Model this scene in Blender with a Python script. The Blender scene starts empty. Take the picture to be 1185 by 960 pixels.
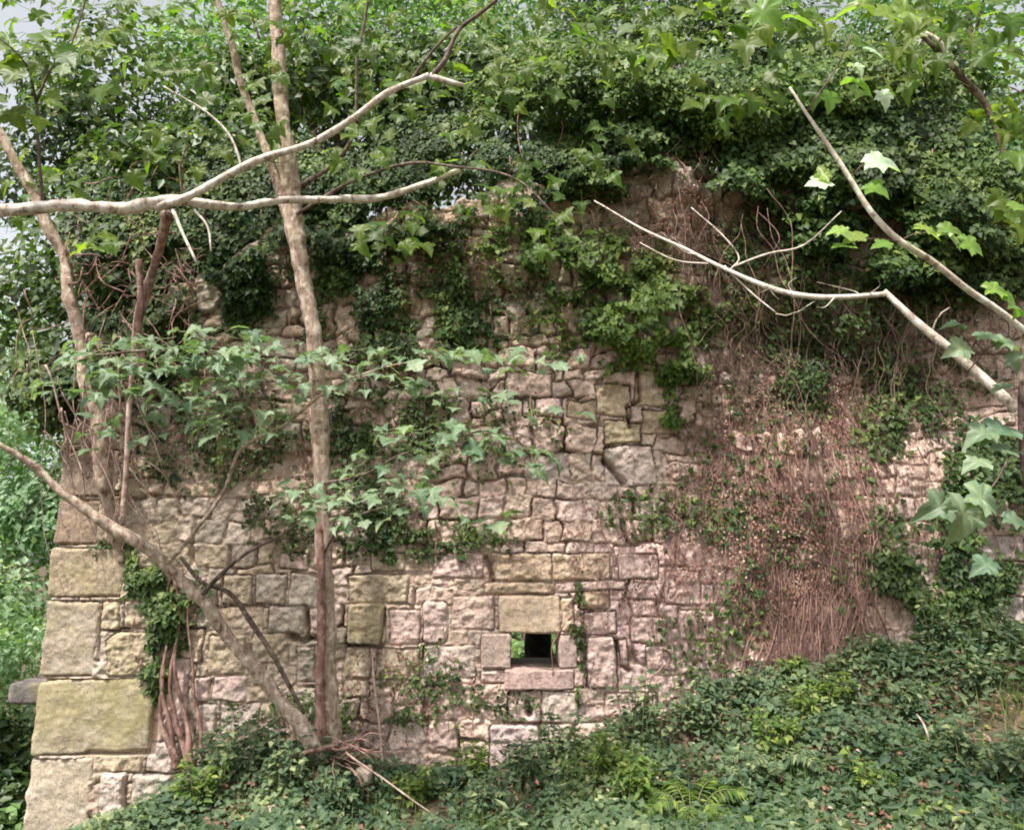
import bpy, math
import numpy as np
from mathutils import Vector
rng = np.random.default_rng(7)
S = bpy.context.scene
COL = S.collection
# ------------------------------------------------------------------ camera, world, sun, exposure
F = 900.0; PITCH = math.radians(10.3); EYE = 1.6
cam_d = bpy.data.cameras.new('camera'); cam = bpy.data.objects.new('camera', cam_d); COL.objects.link(cam)
cam.location = (0, 0, EYE); cam.rotation_euler = (math.pi/2 + PITCH, 0, 0)
cam_d.sensor_width = 36; cam_d.lens = F/1185*36; cam_d.clip_end = 400; cam_d.clip_start = 0.05
S.camera = cam
SUN_EL, SUN_AZ = 60, 215          # azimuth the light comes from: behind the camera, a little to its left
w = bpy.data.worlds.new('World'); S.world = w; w.use_nodes = True
nt = w.node_tree; bg = nt.nodes['Background']
sky = nt.nodes.new('ShaderNodeTexSky'); sky.sky_type = 'NISHITA'; sky.sun_disc = False
sky.sun_elevation = math.radians(SUN_EL); sky.sun_rotation = math.radians(SUN_AZ)
sky.air_density = 1.0; sky.dust_density = 3.0; sky.ozone_density = 0.6
hs = nt.nodes.new('ShaderNodeHueSaturation'); hs.inputs['Saturation'].default_value = 0.22   # thin cloud: a paler sky
nt.links.new(sky.outputs[0], hs.inputs['Color']); nt.links.new(hs.outputs[0], bg.inputs[0]); bg.inputs[1].default_value = 0.11
sd = bpy.data.lights.new('sun', 'SUN'); sd.energy = 2.9; sd.angle = math.radians(4); sd.color = (1, 0.95, 0.88)
so = bpy.data.objects.new('sun', sd); COL.objects.link(so)
el, az = math.radians(SUN_EL), math.radians(SUN_AZ)
dv = Vector((math.sin(az)*math.cos(el), math.cos(az)*math.cos(el), math.sin(el)))
so.rotation_euler = dv.to_track_quat('Z', 'Y').to_euler()
S.view_settings.view_transform = 'Standard'; S.view_settings.look = 'None'
S.view_settings.exposure = 1.25; S.view_settings.gamma = 1
S.render.engine = 'CYCLES'
S.cycles.max_bounces = 5; S.cycles.diffuse_bounces = 3; S.cycles.glossy_bounces = 2; S.cycles.transmission_bounces = 3
S.cycles.transparent_max_bounces = 4; S.cycles.filter_width = 1.9; S.cycles.use_denoising = True
# ------------------------------------------------------------------ helpers
cp, sp = math.cos(PITCH), math.sin(PITCH)
def at(px, py, Y):
    xc = (px-592.5)/F; yc = (480-py)/F
    dY = cp - yc*sp; dZ = sp + yc*cp
    t = Y/dY
    return np.stack(np.broadcast_arrays(xc*t, Y+0*t, EYE + dZ*t), -1)
def hash3(ix, iy, iz, seed):
    h = (ix.astype(np.int64)*374761393 + iy.astype(np.int64)*668265263 + iz.astype(np.int64)*2147483647 + seed*1274126177) & 0xffffffff
    h = ((h ^ (h >> 13))*1274126177) & 0xffffffff
    h = ((h ^ (h >> 16))*2246822519) & 0xffffffff
    return ((h ^ (h >> 15)) & 0xffffff)/float(0xffffff)
def noise(p, f=1.0, seed=0):
    p = np.asarray(p, float)*f
    i = np.floor(p); fr = p-i; fr = fr*fr*(3-2*fr); i = i.astype(np.int64)
    r = 0
    for a in (0, 1):
        for b in (0, 1):
            for c in (0, 1):
                wgt = (fr[..., 0] if a else 1-fr[..., 0])*(fr[..., 1] if b else 1-fr[..., 1])*(fr[..., 2] if c else 1-fr[..., 2])
                r = r + wgt*hash3(i[..., 0]+a, i[..., 1]+b, i[..., 2]+c, seed)
    return r*2-1
def fbm(p, f=1.0, o=3, seed=0):
    r = 0; a = 1; s = 0
    for k in range(o):
        r = r + a*noise(p, f*2**k, seed+k*17); s += a; a *= .5
    return r/s
def p2(x, z): return np.stack(np.broadcast_arrays(x, 0.0*x, z), -1)
def norm(v): return v/np.maximum(np.linalg.norm(v, axis=-1, keepdims=True), 1e-9)

def mesh(name, V, faces, mat, parent=None, col=None, smooth=False):
    """faces: list of (M,k) index arrays"""
    V = np.ascontiguousarray(V, np.float32)
    off = np.zeros(3)
    if parent is not None: off = np.array(parent.location)
    V = V-off.astype(np.float32)
    me = bpy.data.meshes.new(name)
    me.vertices.add(len(V)); me.vertices.foreach_set('co', V.ravel())
    loops = np.concatenate([f.ravel() for f in faces]).astype(np.int32)
    tot = np.concatenate([np.full(len(f), f.shape[1]) for f in faces]).astype(np.int32)
    start = np.concatenate([[0], np.cumsum(tot)[:-1]]).astype(np.int32)
    me.loops.add(len(loops)); me.loops.foreach_set('vertex_index', loops)
    me.polygons.add(len(tot)); me.polygons.foreach_set('loop_start', start); me.polygons.foreach_set('loop_total', tot)
    if smooth: me.polygons.foreach_set('use_smooth', np.ones(len(tot), bool))
    me.update(calc_edges=True); me.validate()
    if col is not None:
        c = np.ones((len(V), 4), np.float32); c[:, :col.shape[1]] = col
        a = me.attributes.new('Col', 'FLOAT_COLOR', 'POINT'); a.data.foreach_set('color', c.ravel())
    me.materials.append(mat)
    o = bpy.data.objects.new(name, me); COL.objects.link(o)
    if parent is not None: o.parent = parent
    return o
def thing(name, label, cat, loc=(0, 0, 0), group=None):
    o = bpy.data.objects.new(name, None); COL.objects.link(o); o.location = [float(v) for v in loc]
    o.empty_display_size = .1
    return tag(o, label, cat, group)
def tag(o, label, cat, group=None, kind=None):
    o['label'] = label; o['category'] = cat
    if group: o['group'] = group
    if kind: o['kind'] = kind
    return o

class MB:                                  # collects tubes and the like into one mesh
    def __init__(s): s.v = []; s.f4 = []; s.f3 = []; s.c = []; s.n = 0
    def add(s, V, f4=None, f3=None, c=None):
        s.v.append(V)
        if f4 is not None and len(f4): s.f4.append(f4+s.n)
        if f3 is not None and len(f3): s.f3.append(f3+s.n)
        s.c.append(np.broadcast_to(np.array([.5, .5, .5]) if c is None else c, (len(V), 3)))
        s.n += len(V)
    def build(s, name, mat, parent=None, smooth=True):
        fs = []
        if s.f4: fs.append(np.concatenate(s.f4))
        if s.f3: fs.append(np.concatenate(s.f3))
        return mesh(name, np.concatenate(s.v), fs, mat, parent, np.concatenate(s.c), smooth)
def pieces(mb, name, mat, parent):
    for V, f4, f3, c in zip(mb.v, mb.f4, mb.f3, mb.c):
        m_ = MB(); k = f4.min(); m_.add(V, f4-k, f3-k, c); m_.build(name, mat, parent)
def petiole_arr(twigs, ln=.09, rad=.0022):
    m_ = MB(); petioles(m_, twigs, ln, rad); f = np.concatenate(m_.f4)
    f = np.vstack([f[:, [0, 1, 2]], f[:, [0, 2, 3]]]+m_.f3); V = np.concatenate(m_.v)
    return V, f, np.tile([.9, .5, .5], (len(V), 1))
def catmull(P, n):
    P = np.asarray(P, float); Q = np.vstack([2*P[0]-P[1], P, 2*P[-1]-P[-2]])
    m = len(P)-1; u = np.linspace(0, m, n); k = np.minimum(u.astype(int), m-1); t = (u-k)[:, None]
    a, b, c, d = Q[k], Q[k+1], Q[k+2], Q[k+3]
    return .5*(2*b + (c-a)*t + (2*a-5*b+4*c-d)*t*t + (3*b-a-3*c+d)*t**3)
def tube(mb, P, R, sides=8, rough=0.0, jit=0.0, seg=None, c=None, seed=0):
    """P control points, R radii at them"""
    P = np.asarray(P, float); R = np.asarray(R, float)
    if len(R) != len(P): R = np.interp(np.linspace(0, 1, len(P)), np.linspace(0, 1, len(R)), R)
    L = np.linalg.norm(np.diff(P, axis=0), axis=1).sum()
    n = seg or max(4, int(L/(0.025 if sides >= 9 else .05)))
    C = catmull(P, n); r = np.interp(np.linspace(0, len(P)-1, n), np.arange(len(P)), R)
    if jit:
        C = C + np.stack([noise(C, 3, seed+1), noise(C, 3, seed+2), noise(C, 3, seed+3)], -1)*jit*np.linspace(0, 1, n)[:, None]**.3
    T = norm(np.gradient(C, axis=0)); ref = np.array([0.3, 0.9, 0.2])
    A = norm(np.cross(T, ref)); B = np.cross(T, A)
    th = np.linspace(0, 2*np.pi, sides, endpoint=False)
    ring = A[:, None]*np.cos(th)[None, :, None] + B[:, None]*np.sin(th)[None, :, None]
    rr = r[:, None]*np.ones(sides)[None]
    if rough:
        q = C[:, None]+ring*0.06
        rr = rr*(1+rough*1.2*fbm(q, 14, 4, seed+5)+rough*.8*noise(C, 5, seed+9)[:, None])
    V = (C[:, None]+ring*rr[..., None]).reshape(-1, 3)
    i = np.arange(n-1)[:, None]*sides; j = np.arange(sides)[None]; j2 = (j+1) % sides
    f = np.stack([i+j, i+j2, i+sides+j2, i+sides+j], -1).reshape(-1, 4)
    V = np.vstack([V, C[:1], C[-1:]]); k = len(V)-2
    jj = np.arange(sides); e0 = np.stack([jj*0+k, (jj+1) % sides, jj], -1)
    b = (n-1)*sides; e1 = np.stack([jj*0+k+1, b+jj, b+(jj+1) % sides], -1)
    mb.add(V, f, np.vstack([e0, e1]), c)
    return C
# ------------------------------------------------------------------ leaf templates (x across, y to the tip, z up)
def half_fan(pts, fold=0.12, droop=0.15, center=0.35):
    """pts: right half outline from base to tip, mirrored; two fans either side of the midrib"""
    pts = np.array(pts, float); m = len(pts)
    R = np.c_[pts, np.zeros(m)]; Lf = R*[-1, 1, 1]
    V = np.vstack([R, Lf[1:-1], [[0, center, 0]]])
    V[:, 2] = np.abs(V[:, 0])*fold - droop*(V[:, 1]-.2)**2
    c = len(V)-1; f = [(c, i, i+1) for i in range(m-1)]
    idx = [0]+[m+i for i in range(m-2)]+[m-1]
    f += [(c, idx[i+1], idx[i]) for i in range(m-1)]
    return V, np.array(f)
IVY = half_fan([(0, .06), (.22, 0), (.44, .12), (.34, .42), (0, 1)], .18, .12)
OVAL = (np.array([[0, 0, 0], [.3, .4, .06], [0, 1, -.08], [-.3, .4, .06]], float), np.array([[0, 1, 2], [0, 2, 3]]))
LANCE = (np.array([[0, 0, 0], [.13, .35, .02], [0, 1, -.18], [-.13, .35, .02]], float), np.array([[0, 1, 2], [0, 2, 3]]))
MAPLE = half_fan([(0, .06), (.12, -.05), (.33, -.08), (.38, .02), (.46, .12), (.35, .23), (.48, .32), (.60, .47), (.50, .53), (.44, .62), (.27, .59), (.28, .72), (.17, .83), (0, 1.02)], .16, .28)
BLADE = (np.array([[-.02, 0, 0], [.02, 0, 0], [.012, .6, .08], [0, 1, .28], [-.012, .6, .08]], float), np.array([[0, 1, 2], [0, 2, 4], [4, 2, 3]]))
def vein_leaf(pts, tips):
    """a large leaf with a pale raised vein running into every lobe"""
    V0, F0 = half_fan(pts, .10, .30); m = len(pts); c = len(V0)-1
    ring = list(range(m))+[m+i for i in range(m-2)][::-1]
    n = len(ring); O = V0[ring]; C_ = V0[c]; Rg = C_+(O-C_)*.5; pale = np.zeros(n, bool)
    for t in tips:
        pale[t] = True
        if 0 < t < m-1: pale[n-t] = True
    Rg[:, 2] += np.where(pale, -.012, .035); O = O.copy(); O[:, 2] += np.where(pale, -.05, .02)
    V = np.vstack([O, Rg, [C_]]); k = np.arange(n); k2 = (k+1) % n
    Fc = np.vstack([np.stack([k, k2, n+k2], -1), np.stack([k, n+k2, n+k], -1), np.stack([n+k, n+k2, k*0+2*n], -1)])
    return V, Fc, np.r_[pale*.35, pale*.7, .6]
MP = [(0, .06), (.12, -.05), (.33, -.08), (.38, .02), (.46, .12), (.35, .23), (.48, .32), (.60, .47), (.50, .53), (.44, .62), (.27, .59), (.28, .72), (.17, .83), (0, 1.02)]
MP2 = [(0, .04), (.10, -.02), (.24, -.04), (.30, .06), (.40, .10), (.38, .24), (.54, .28), (.62, .38), (.50, .48), (.38, .55), (.27, .56), (.26, .74), (.15, .86), (0, 1.05)]
_a = vein_leaf(MP, (2, 7, 13)); _b = vein_leaf(MP2, (2, 7, 13)); MAPLE = (_a[0], _a[1]); MAPLE2 = (_b[0], _b[1]); TP = _a[2]
def leaves(tm, P, N, U, Sz, seed=0, tint=None, hue=None):
    if tm is MAPLE and len(P) > 3:
        k = np.arange(len(P)) % 2 == 0; Sz = np.broadcast_to(Sz, (len(P),)); t = np.random.default_rng(seed+5).random(len(P)) if tint is None else tint
        o = [leaves_(T_, P[q], N[q], U[q], Sz[q], seed+i, t[q]) for i, (T_, q) in enumerate(((MAPLE, k), (MAPLE2, ~k)))]
        c = [x[2].copy() for x in o]
        for i, q in enumerate((k, ~k)): c[i][:, 0] = np.clip(c[i][:, 0]*.75+np.tile(TP, q.sum())*.4, 0, 1)
        return np.vstack([o[0][0], o[1][0]]), np.vstack([o[0][1], o[1][1]+len(o[0][0])]), np.vstack(c)
    return leaves_(tm, P, N, U, Sz, seed, tint, hue)
def leaves_(tm, P, N, U, Sz, seed=0, tint=None, hue=None):
    V, Fc = tm; n = len(P)
    N = norm(N); B = norm(np.cross(U, N)+1e-6); U = np.cross(N, B)
    Sz = np.broadcast_to(Sz, (n,))
    r = np.random.default_rng(seed)
    asp = r.uniform(.85, 1.15, n); zz = r.uniform(.2, 2.8, n)
    W = P[:, None] + Sz[:, None, None]*(V[None, :, :1]*asp[:, None, None]*B[:, None] + V[None, :, 1:2]*U[:, None] + V[None, :, 2:3]*zz[:, None, None]*N[:, None])
    f = Fc[None] + (np.arange(n)*len(V))[:, None, None]
    if tint is None: tint = r.uniform(0, 1, n)
    if hue is None: hue = r.uniform(0, 1, n)
    c = np.stack([tint, hue, r.uniform(0, 1, n)], -1)
    return W.reshape(-1, 3), f.reshape(-1, 3), np.repeat(c, len(V), 0)
# ------------------------------------------------------------------ materials
def newmat(name):
    m = bpy.data.materials.new(name); m.use_nodes = True
    return m, m.node_tree, m.node_tree.nodes['Principled BSDF']
def leafmat(name, dark, light, rare, trans=.3, rough=.42, spec=.5, tcol=None):
    m, t, b = newmat(name); L = t.links; N = t.nodes.new
    a = N('ShaderNodeAttribute'); a.attribute_name = 'Col'
    s = N('ShaderNodeSeparateColor'); L.new(a.outputs['Color'], s.inputs[0])
    r = N('ShaderNodeValToRGB'); e = r.color_ramp.elements
    e[0].position = 0; e[0].color = (*dark, 1); e[1].position = .78; e[1].color = (*light, 1)
    x = r.color_ramp.elements.new(1.0); x.color = (*rare, 1)
    L.new(s.outputs[0], r.inputs[0])
    h = N('ShaderNodeHueSaturation'); mh = N('ShaderNodeMapRange'); mh.inputs[3].default_value = .475; mh.inputs[4].default_value = .515
    L.new(s.outputs[1], mh.inputs[0]); L.new(mh.outputs[0], h.inputs['Hue']); L.new(r.outputs[0], h.inputs['Color'])
    n = N('ShaderNodeTexNoise'); n.inputs['Scale'].default_value = 35; g = N('ShaderNodeNewGeometry'); L.new(g.outputs['Position'], n.inputs['Vector'])
    mr = N('ShaderNodeMapRange'); mr.inputs[3].default_value = .7; mr.inputs[4].default_value = 1.3; L.new(n.outputs[0], mr.inputs[0]); L.new(mr.outputs[0], h.inputs['Value'])
    L.new(h.outputs[0], b.inputs['Base Color']); b.inputs['Roughness'].default_value = rough
    b.inputs['Specular IOR Level'].default_value = spec
    tr = N('ShaderNodeBsdfTranslucent'); mx = N('ShaderNodeMixRGB'); mx.blend_type = 'MULTIPLY'; mx.inputs[0].default_value = 1
    mx.inputs[2].default_value = (*(tcol or (1.5, 1.7, .7)), 1); L.new(h.outputs[0], mx.inputs[1]); L.new(mx.outputs[0], tr.inputs[0])
    ms = N('ShaderNodeMixShader'); ms.inputs[0].default_value = trans
    L.new(b.outputs[0], ms.inputs[1]); L.new(tr.outputs[0], ms.inputs[2]); L.new(ms.outputs[0], t.nodes['Material Output'].inputs[0])
    return m
M = {}
M['ivy'] = leafmat('ivy_leaf', (.018, .038, .011), (.074, .126, .028), (.20, .26, .065), .24, .55, .3)
M['ivy_mid'] = leafmat('ivy_leaf_mid', (.020, .046, .012), (.080, .138, .032), (.21, .27, .07), .28, .55, .3)
M['ivy_light'] = leafmat('ivy_leaf_young', (.035, .075, .015), (.125, .20, .036), (.26, .31, .08), .3, .52, .32)
M['maple'] = leafmat('maple_leaf', (.055, .11, .016), (.155, .24, .036), (.30, .35, .06), .58, .45, .45)
M['maple_skylit'] = leafmat('maple_leaf_skylit', (.09, .155, .085), (.22, .30, .17), (.30, .36, .16), .3, .5, .45)  # bluish light from the sky is mixed into these leaf colours
M['maple_bright'] = leafmat('maple_leaf_bright', (.12, .22, .04), (.22, .34, .06), (.38, .42, .10), .5, .42, .5)
M['maple_pale'] = leafmat('maple_leaf_underside', (.38, .50, .33), (.50, .60, .42), (.6, .66, .5), .3, .45, .5)
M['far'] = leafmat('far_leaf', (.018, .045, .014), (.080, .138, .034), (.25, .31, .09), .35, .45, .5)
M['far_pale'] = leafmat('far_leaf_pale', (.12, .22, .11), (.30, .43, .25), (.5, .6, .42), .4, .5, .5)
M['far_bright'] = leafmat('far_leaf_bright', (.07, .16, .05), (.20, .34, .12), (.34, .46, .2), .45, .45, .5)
M['herb'] = leafmat('herb_leaf', (.030, .068, .034), (.130, .188, .092), (.30, .34, .16), .3, .6, .35)
M['grass'] = leafmat('grass_blade', (.06, .12, .03), (.14, .23, .06), (.32, .30, .12), .3, .5, .4)
M['dry'] = leafmat('dry_leaf', (.10, .045, .03), (.30, .16, .11), (.55, .42, .33), .1, .7, .25, (1.2, .9, .7))
def bark(name, c1, c2, c3, scale=9, bump=.5, stretch=(1, 1, .25), moss=None):
    m, t, b = newmat(name); L = t.links; N = t.nodes.new
    g = N('ShaderNodeNewGeometry'); mp = N('ShaderNodeMapping'); mp.inputs['Scale'].default_value = stretch
    L.new(g.outputs['Position'], mp.inputs[0])
    n = N('ShaderNodeTexNoise'); n.inputs['Scale'].default_value = scale*3; n.inputs['Detail'].default_value = 6; n.inputs['Roughness'].default_value = .7; L.new(mp.outputs[0], n.inputs['Vector'])
    r = N('ShaderNodeValToRGB'); e = r.color_ramp.elements; e[0].position = .3; e[0].color = (*c1, 1); e[1].position = .72; e[1].color = (*c3, 1)
    x = e.new(.5); x.color = (*c2, 1); L.new(n.outputs[0], r.inputs[0])
    n2 = N('ShaderNodeTexNoise'); n2.inputs['Scale'].default_value = 5; n2.inputs['Detail'].default_value = 4; L.new(g.outputs['Position'], n2.inputs['Vector'])
    r2 = N('ShaderNodeValToRGB'); r2.color_ramp.elements[0].position = .52; r2.color_ramp.elements[1].position = .62; L.new(n2.outputs[0], r2.inputs[0])
    mx = N('ShaderNodeMixRGB'); mx.inputs[2].default_value = (*(moss or c1), 1); mm = N('ShaderNodeMath'); mm.operation = 'MULTIPLY'; mm.inputs[1].default_value = .55
    L.new(r2.outputs[0], mm.inputs[0]); L.new(mm.outputs[0], mx.inputs[0]); L.new(r.outputs[0], mx.inputs[1]); L.new(mx.outputs[0], b.inputs['Base Color'])
    vo = N('ShaderNodeTexNoise'); vo.inputs['Scale'].default_value = 16; vo.inputs['Detail'].default_value = 5; vo.inputs['Roughness'].default_value = .65; L.new(g.outputs['Position'], vo.inputs['Vector'])
    r5 = N('ShaderNodeValToRGB'); r5.color_ramp.elements[0].position = .54; r5.color_ramp.elements[1].position = .60; L.new(vo.outputs[0], r5.inputs[0])
    r6 = N('ShaderNodeValToRGB'); r6.color_ramp.elements[0].position = .36; r6.color_ramp.elements[0].color = (.28, .22, .19, 1); r6.color_ramp.elements[1].position = .43; r6.color_ramp.elements[1].color = (1, 1, 1, 1); L.new(vo.outputs[0], r6.inputs[0])
    mb_ = N('ShaderNodeMixRGB'); mb_.inputs[2].default_value = (*[min(.85, v_*1.25) for v_ in c3], 1); mq = N('ShaderNodeMath'); mq.operation = 'MULTIPLY'; mq.inputs[1].default_value = .6; L.new(r5.outputs[0], mq.inputs[0]); L.new(mq.outputs[0], mb_.inputs[0]); L.new(mx.outputs[0], mb_.inputs[1])
    md = N('ShaderNodeMixRGB'); md.blend_type = 'MULTIPLY'; md.inputs[0].default_value = .8; L.new(mb_.outputs[0], md.inputs[1]); L.new(r6.outputs[0], md.inputs[2]); L.new(md.outputs[0], b.inputs['Base Color'])
    b.inputs['Roughness'].default_value = .85; b.inputs['Specular IOR Level'].default_value = .25
    bp = N('ShaderNodeBump'); bp.inputs['Strength'].default_value = bump; bp.inputs['Distance'].default_value = .012; L.new(n.outputs[0], bp.inputs['Height']); L.new(bp.outputs[0], b.inputs['Normal'])
    return m
M['bark'] = bark('maple_bark', (.18, .115, .085), (.42, .305, .235), (.66, .56, .46), scale=11, bump=.9, moss=(.26, .21, .13))
M['bark_pale'] = bark('dead_pale_bark', (.30, .23, .18), (.62, .53, .44), (.80, .73, .64), scale=9, bump=.7, moss=(.33, .25, .19))
M['bark_black'] = bark('shaded_black_bark', (.006, .005, .004), (.014, .012, .01), (.03, .028, .024), moss=(.01, .012, .006))  # near-black bark colour stands in for the darkness behind the opening
M['bark_dark'] = bark('dark_bark', (.05, .035, .028), (.13, .09, .07), (.24, .18, .15))
M['vine'] = bark('vine_bark', (.12, .06, .05), (.27, .15, .12), (.42, .28, .23), scale=8, moss=(.14, .09, .07))
M['vine_pale'] = bark('vine_bark_pale', (.24, .15, .12), (.42, .29, .24), (.58, .46, .38), scale=8, moss=(.2, .13, .1))
def stonemat(name, bump=.6):
    m, t, b = newmat(name); L = t.links; N = t.nodes.new
    a = N('ShaderNodeAttribute'); a.attribute_name = 'Col'
    g = N('ShaderNodeNewGeometry')
    n = N('ShaderNodeTexNoise'); n.inputs['Scale'].default_value = 22; n.inputs['Detail'].default_value = 9; n.inputs['Roughness'].default_value = .75; L.new(g.outputs['Position'], n.inputs['Vector'])
    n2 = N('ShaderNodeTexNoise'); n2.inputs['Scale'].default_value = 7; n2.inputs['Detail'].default_value = 5; L.new(g.outputs['Position'], n2.inputs['Vector'])
    r = N('ShaderNodeMapRange'); r.inputs[1].default_value = .25; r.inputs[2].default_value = .75; r.inputs[3].default_value = .5; r.inputs[4].default_value = 1.5; L.new(n.outputs[0], r.inputs[0])
    mu = N('ShaderNodeVectorMath'); mu.operation = 'SCALE'; L.new(a.outputs['Color'], mu.inputs[0]); L.new(r.outputs[0], mu.inputs['Scale'])
    # pale lichen blotches
    r2 = N('ShaderNodeValToRGB'); r2.color_ramp.elements[0].position = .57; r2.color_ramp.elements[1].position = .68; L.new(n2.outputs[0], r2.inputs[0])
    mm = N('ShaderNodeMath'); mm.operation = 'MULTIPLY'; mm.inputs[1].default_value = .35; L.new(r2.outputs[0], mm.inputs[0])
    mx = N('ShaderNodeMixRGB'); mx.inputs[2].default_value = (.55, .49, .43, 1); L.new(mm.outputs[0], mx.inputs[0]); L.new(mu.outputs[0], mx.inputs[1])
    # dark specks
    v = N('ShaderNodeTexNoise'); v.inputs['Scale'].default_value = 85; v.inputs['Detail'].default_value = 3; L.new(g.outputs['Position'], v.inputs['Vector'])
    r3 = N('ShaderNodeValToRGB'); r3.color_ramp.elements[0].position = .36; r3.color_ramp.elements[0].color = (.45, .42, .38, 1); r3.color_ramp.elements[1].position = .47; r3.color_ramp.elements[1].color = (1, 1, 1, 1); L.new(v.outputs[0], r3.inputs[0])
    m3 = N('ShaderNodeMixRGB'); m3.blend_type = 'MULTIPLY'; m3.inputs[0].default_value = .7; L.new(mx.outputs[0], m3.inputs[1]); L.new(r3.outputs[0], m3.inputs[2])
    # moss where the alpha channel says
    ng = N('ShaderNodeTexNoise'); ng.inputs['Scale'].default_value = 5; ng.inputs['Detail'].default_value = 7; ng.inputs['Roughness'].default_value = .7; L.new(g.outputs['Position'], ng.inputs['Vector'])
    ad = N('ShaderNodeMath'); ad.operation = 'ADD'; L.new(a.outputs['Alpha'], ad.inputs[0]); L.new(ng.outputs[0], ad.inputs[1])
    r4 = N('ShaderNodeMapRange'); r4.inputs[1].default_value = .88; r4.inputs[2].default_value = 1.42; r4.inputs[4].default_value = .85; L.new(ad.outputs[0], r4.inputs[0])
    mc = N('ShaderNodeMixRGB'); mc.inputs[1].default_value = (.20, .175, .075, 1); mc.inputs[2].default_value = (.40, .34, .15, 1); L.new(n.outputs[0], mc.inputs[0])
    m4 = N('ShaderNodeMixRGB'); L.new(r4.outputs[0], m4.inputs[0]); L.new(m3.outputs[0], m4.inputs[1]); L.new(mc.outputs[0], m4.inputs[2])
    L.new(m4.outputs[0], b.inputs['Base Color']); b.inputs['Roughness'].default_value = .9; b.inputs['Specular IOR Level'].default_value = .2
    bp = N('ShaderNodeBump'); bp.inputs['Strength'].default_value = bump; bp.inputs['Distance'].default_value = .02; L.new(n.outputs[0], bp.inputs['Height']); L.new(bp.outputs[0], b.inputs['Normal'])
    return m
M['stone'] = stonemat('sandstone')
def soilmat():
    m, t, b = newmat('soil'); L = t.links; N = t.nodes.new
    g = N('ShaderNodeNewGeometry'); n = N('ShaderNodeTexNoise'); n.inputs['Scale'].default_value = 14; n.inputs['Detail'].default_value = 8; L.new(g.outputs['Position'], n.inputs['Vector'])
    r = N('ShaderNodeValToRGB'); e = r.color_ramp.elements; e[0].position = .35; e[0].color = (.035, .025, .016, 1); e[1].position = .7; e[1].color = (.16, .10, .065, 1)
    x = e.new(.52); x.color = (.075, .055, .03, 1); L.new(n.outputs[0], r.inputs[0])
    L.new(r.outputs[0], b.inputs['Base Color']); b.inputs['Roughness'].default_value = .95
    bp = N('ShaderNodeBump'); bp.inputs['Strength'].default_value = .8; bp.inputs['Distance'].default_value = .03; L.new(n.outputs[0], bp.inputs['Height']); L.new(bp.outputs[0], b.inputs['Normal'])
    return m
M['soil'] = soilmat()
# ------------------------------------------------------------------ ground
WY = 6.5
gp = [at(60, 1040, 6.5), at(190, 985, 6.4), at(240, 895, 6.2), at(310, 880, 6.1), at(380, 872, 6.1), at(460, 908, 6.4), at(570, 896, 6.4), at(650, 872, 6.4),
      at(740, 838, 6.4), at(830, 808, 6.4), at(900, 782, 6.45), at(1000, 760, 6.45), at(1100, 745, 6.45), at(1185, 730, 6.45), at(1300, 700, 6.5),
      at(250, 965, 5.5), at(420, 965, 5.5), at(600, 965, 5.3), at(800, 965, 5.0), at(1000, 955, 4.6), at(1185, 905, 4.8), at(1185, 965, 4.3), at(1000, 850, 5.6), at(800, 890, 5.7)]
gp = [np.array(g) for g in gp] + [np.array(v) for v in [(-5.2, 6.6, -1.0), (-4.6, 5.5, -.7), (-5, 9, -1.3), (-9, 12, -1.8), (-8, 6, -1.2), (-14, 20, -2), (-3, 3, -.3), (0, 0, 0), (3, 2, .3), (-4, 0, -.3), (5, 0, .6), (7, 4, 1.2),
      (-2, 8.5, .0), (1, 8.5, .4), (4, 8.5, 1.2), (8, 8, 1.8), (0, 13, .3), (6, 14, 2.0), (12, 12, 2.8), (0, 25, 1), (15, 25, 3), (-20, 30, -1), (-20, 0, -1), (20, 0, 2), (0, -20, 0)]]
GP = np.array(gp)
def gz(x, y):
    x = np.asarray(x, float); y = np.asarray(y, float)
    d2 = (x[..., None]-GP[:, 0])**2 + (y[..., None]-GP[:, 1])**2 + .06
    wt = d2**-1.7
    return (wt*GP[:, 2]).sum(-1)/wt.sum(-1)
def gzn(x, y):
    q = np.stack(np.broadcast_arrays(x, y, 0.0*np.asarray(x, float)), -1)
    return gz(x, y) + .035*fbm(q, 2.2, 3, 90)
def axis(a0, a1, b0, b1, step):
    mid = np.arange(a1, b0, step); l = a1-np.geomspace(step, a1-a0, 24)[::-1]; r = b0-step+np.geomspace(step, b1-b0, 24)
    return np.concatenate([l, mid, r])
gx = axis(-150, -6, 7, 150, .07); gy = axis(-120, 2, 10, 160, .07)
X, Y = np.meshgrid(gx, gy); Z = gzn(X, Y)
def gridfaces(ny, nx):
    i = np.arange(ny-1)[:, None]*nx + np.arange(nx-1)[None]
    return np.stack([i, i+1, i+nx+1, i+nx], -1).reshape(-1, 4)
g = mesh('ground', np.stack([X, Y, Z], -1).reshape(-1, 3), [gridfaces(*X.shape)], M['soil'], smooth=True)
tag(g, 'brown leaf-littered woodland soil sloping up to the right', 'ground', kind='structure')
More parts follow.
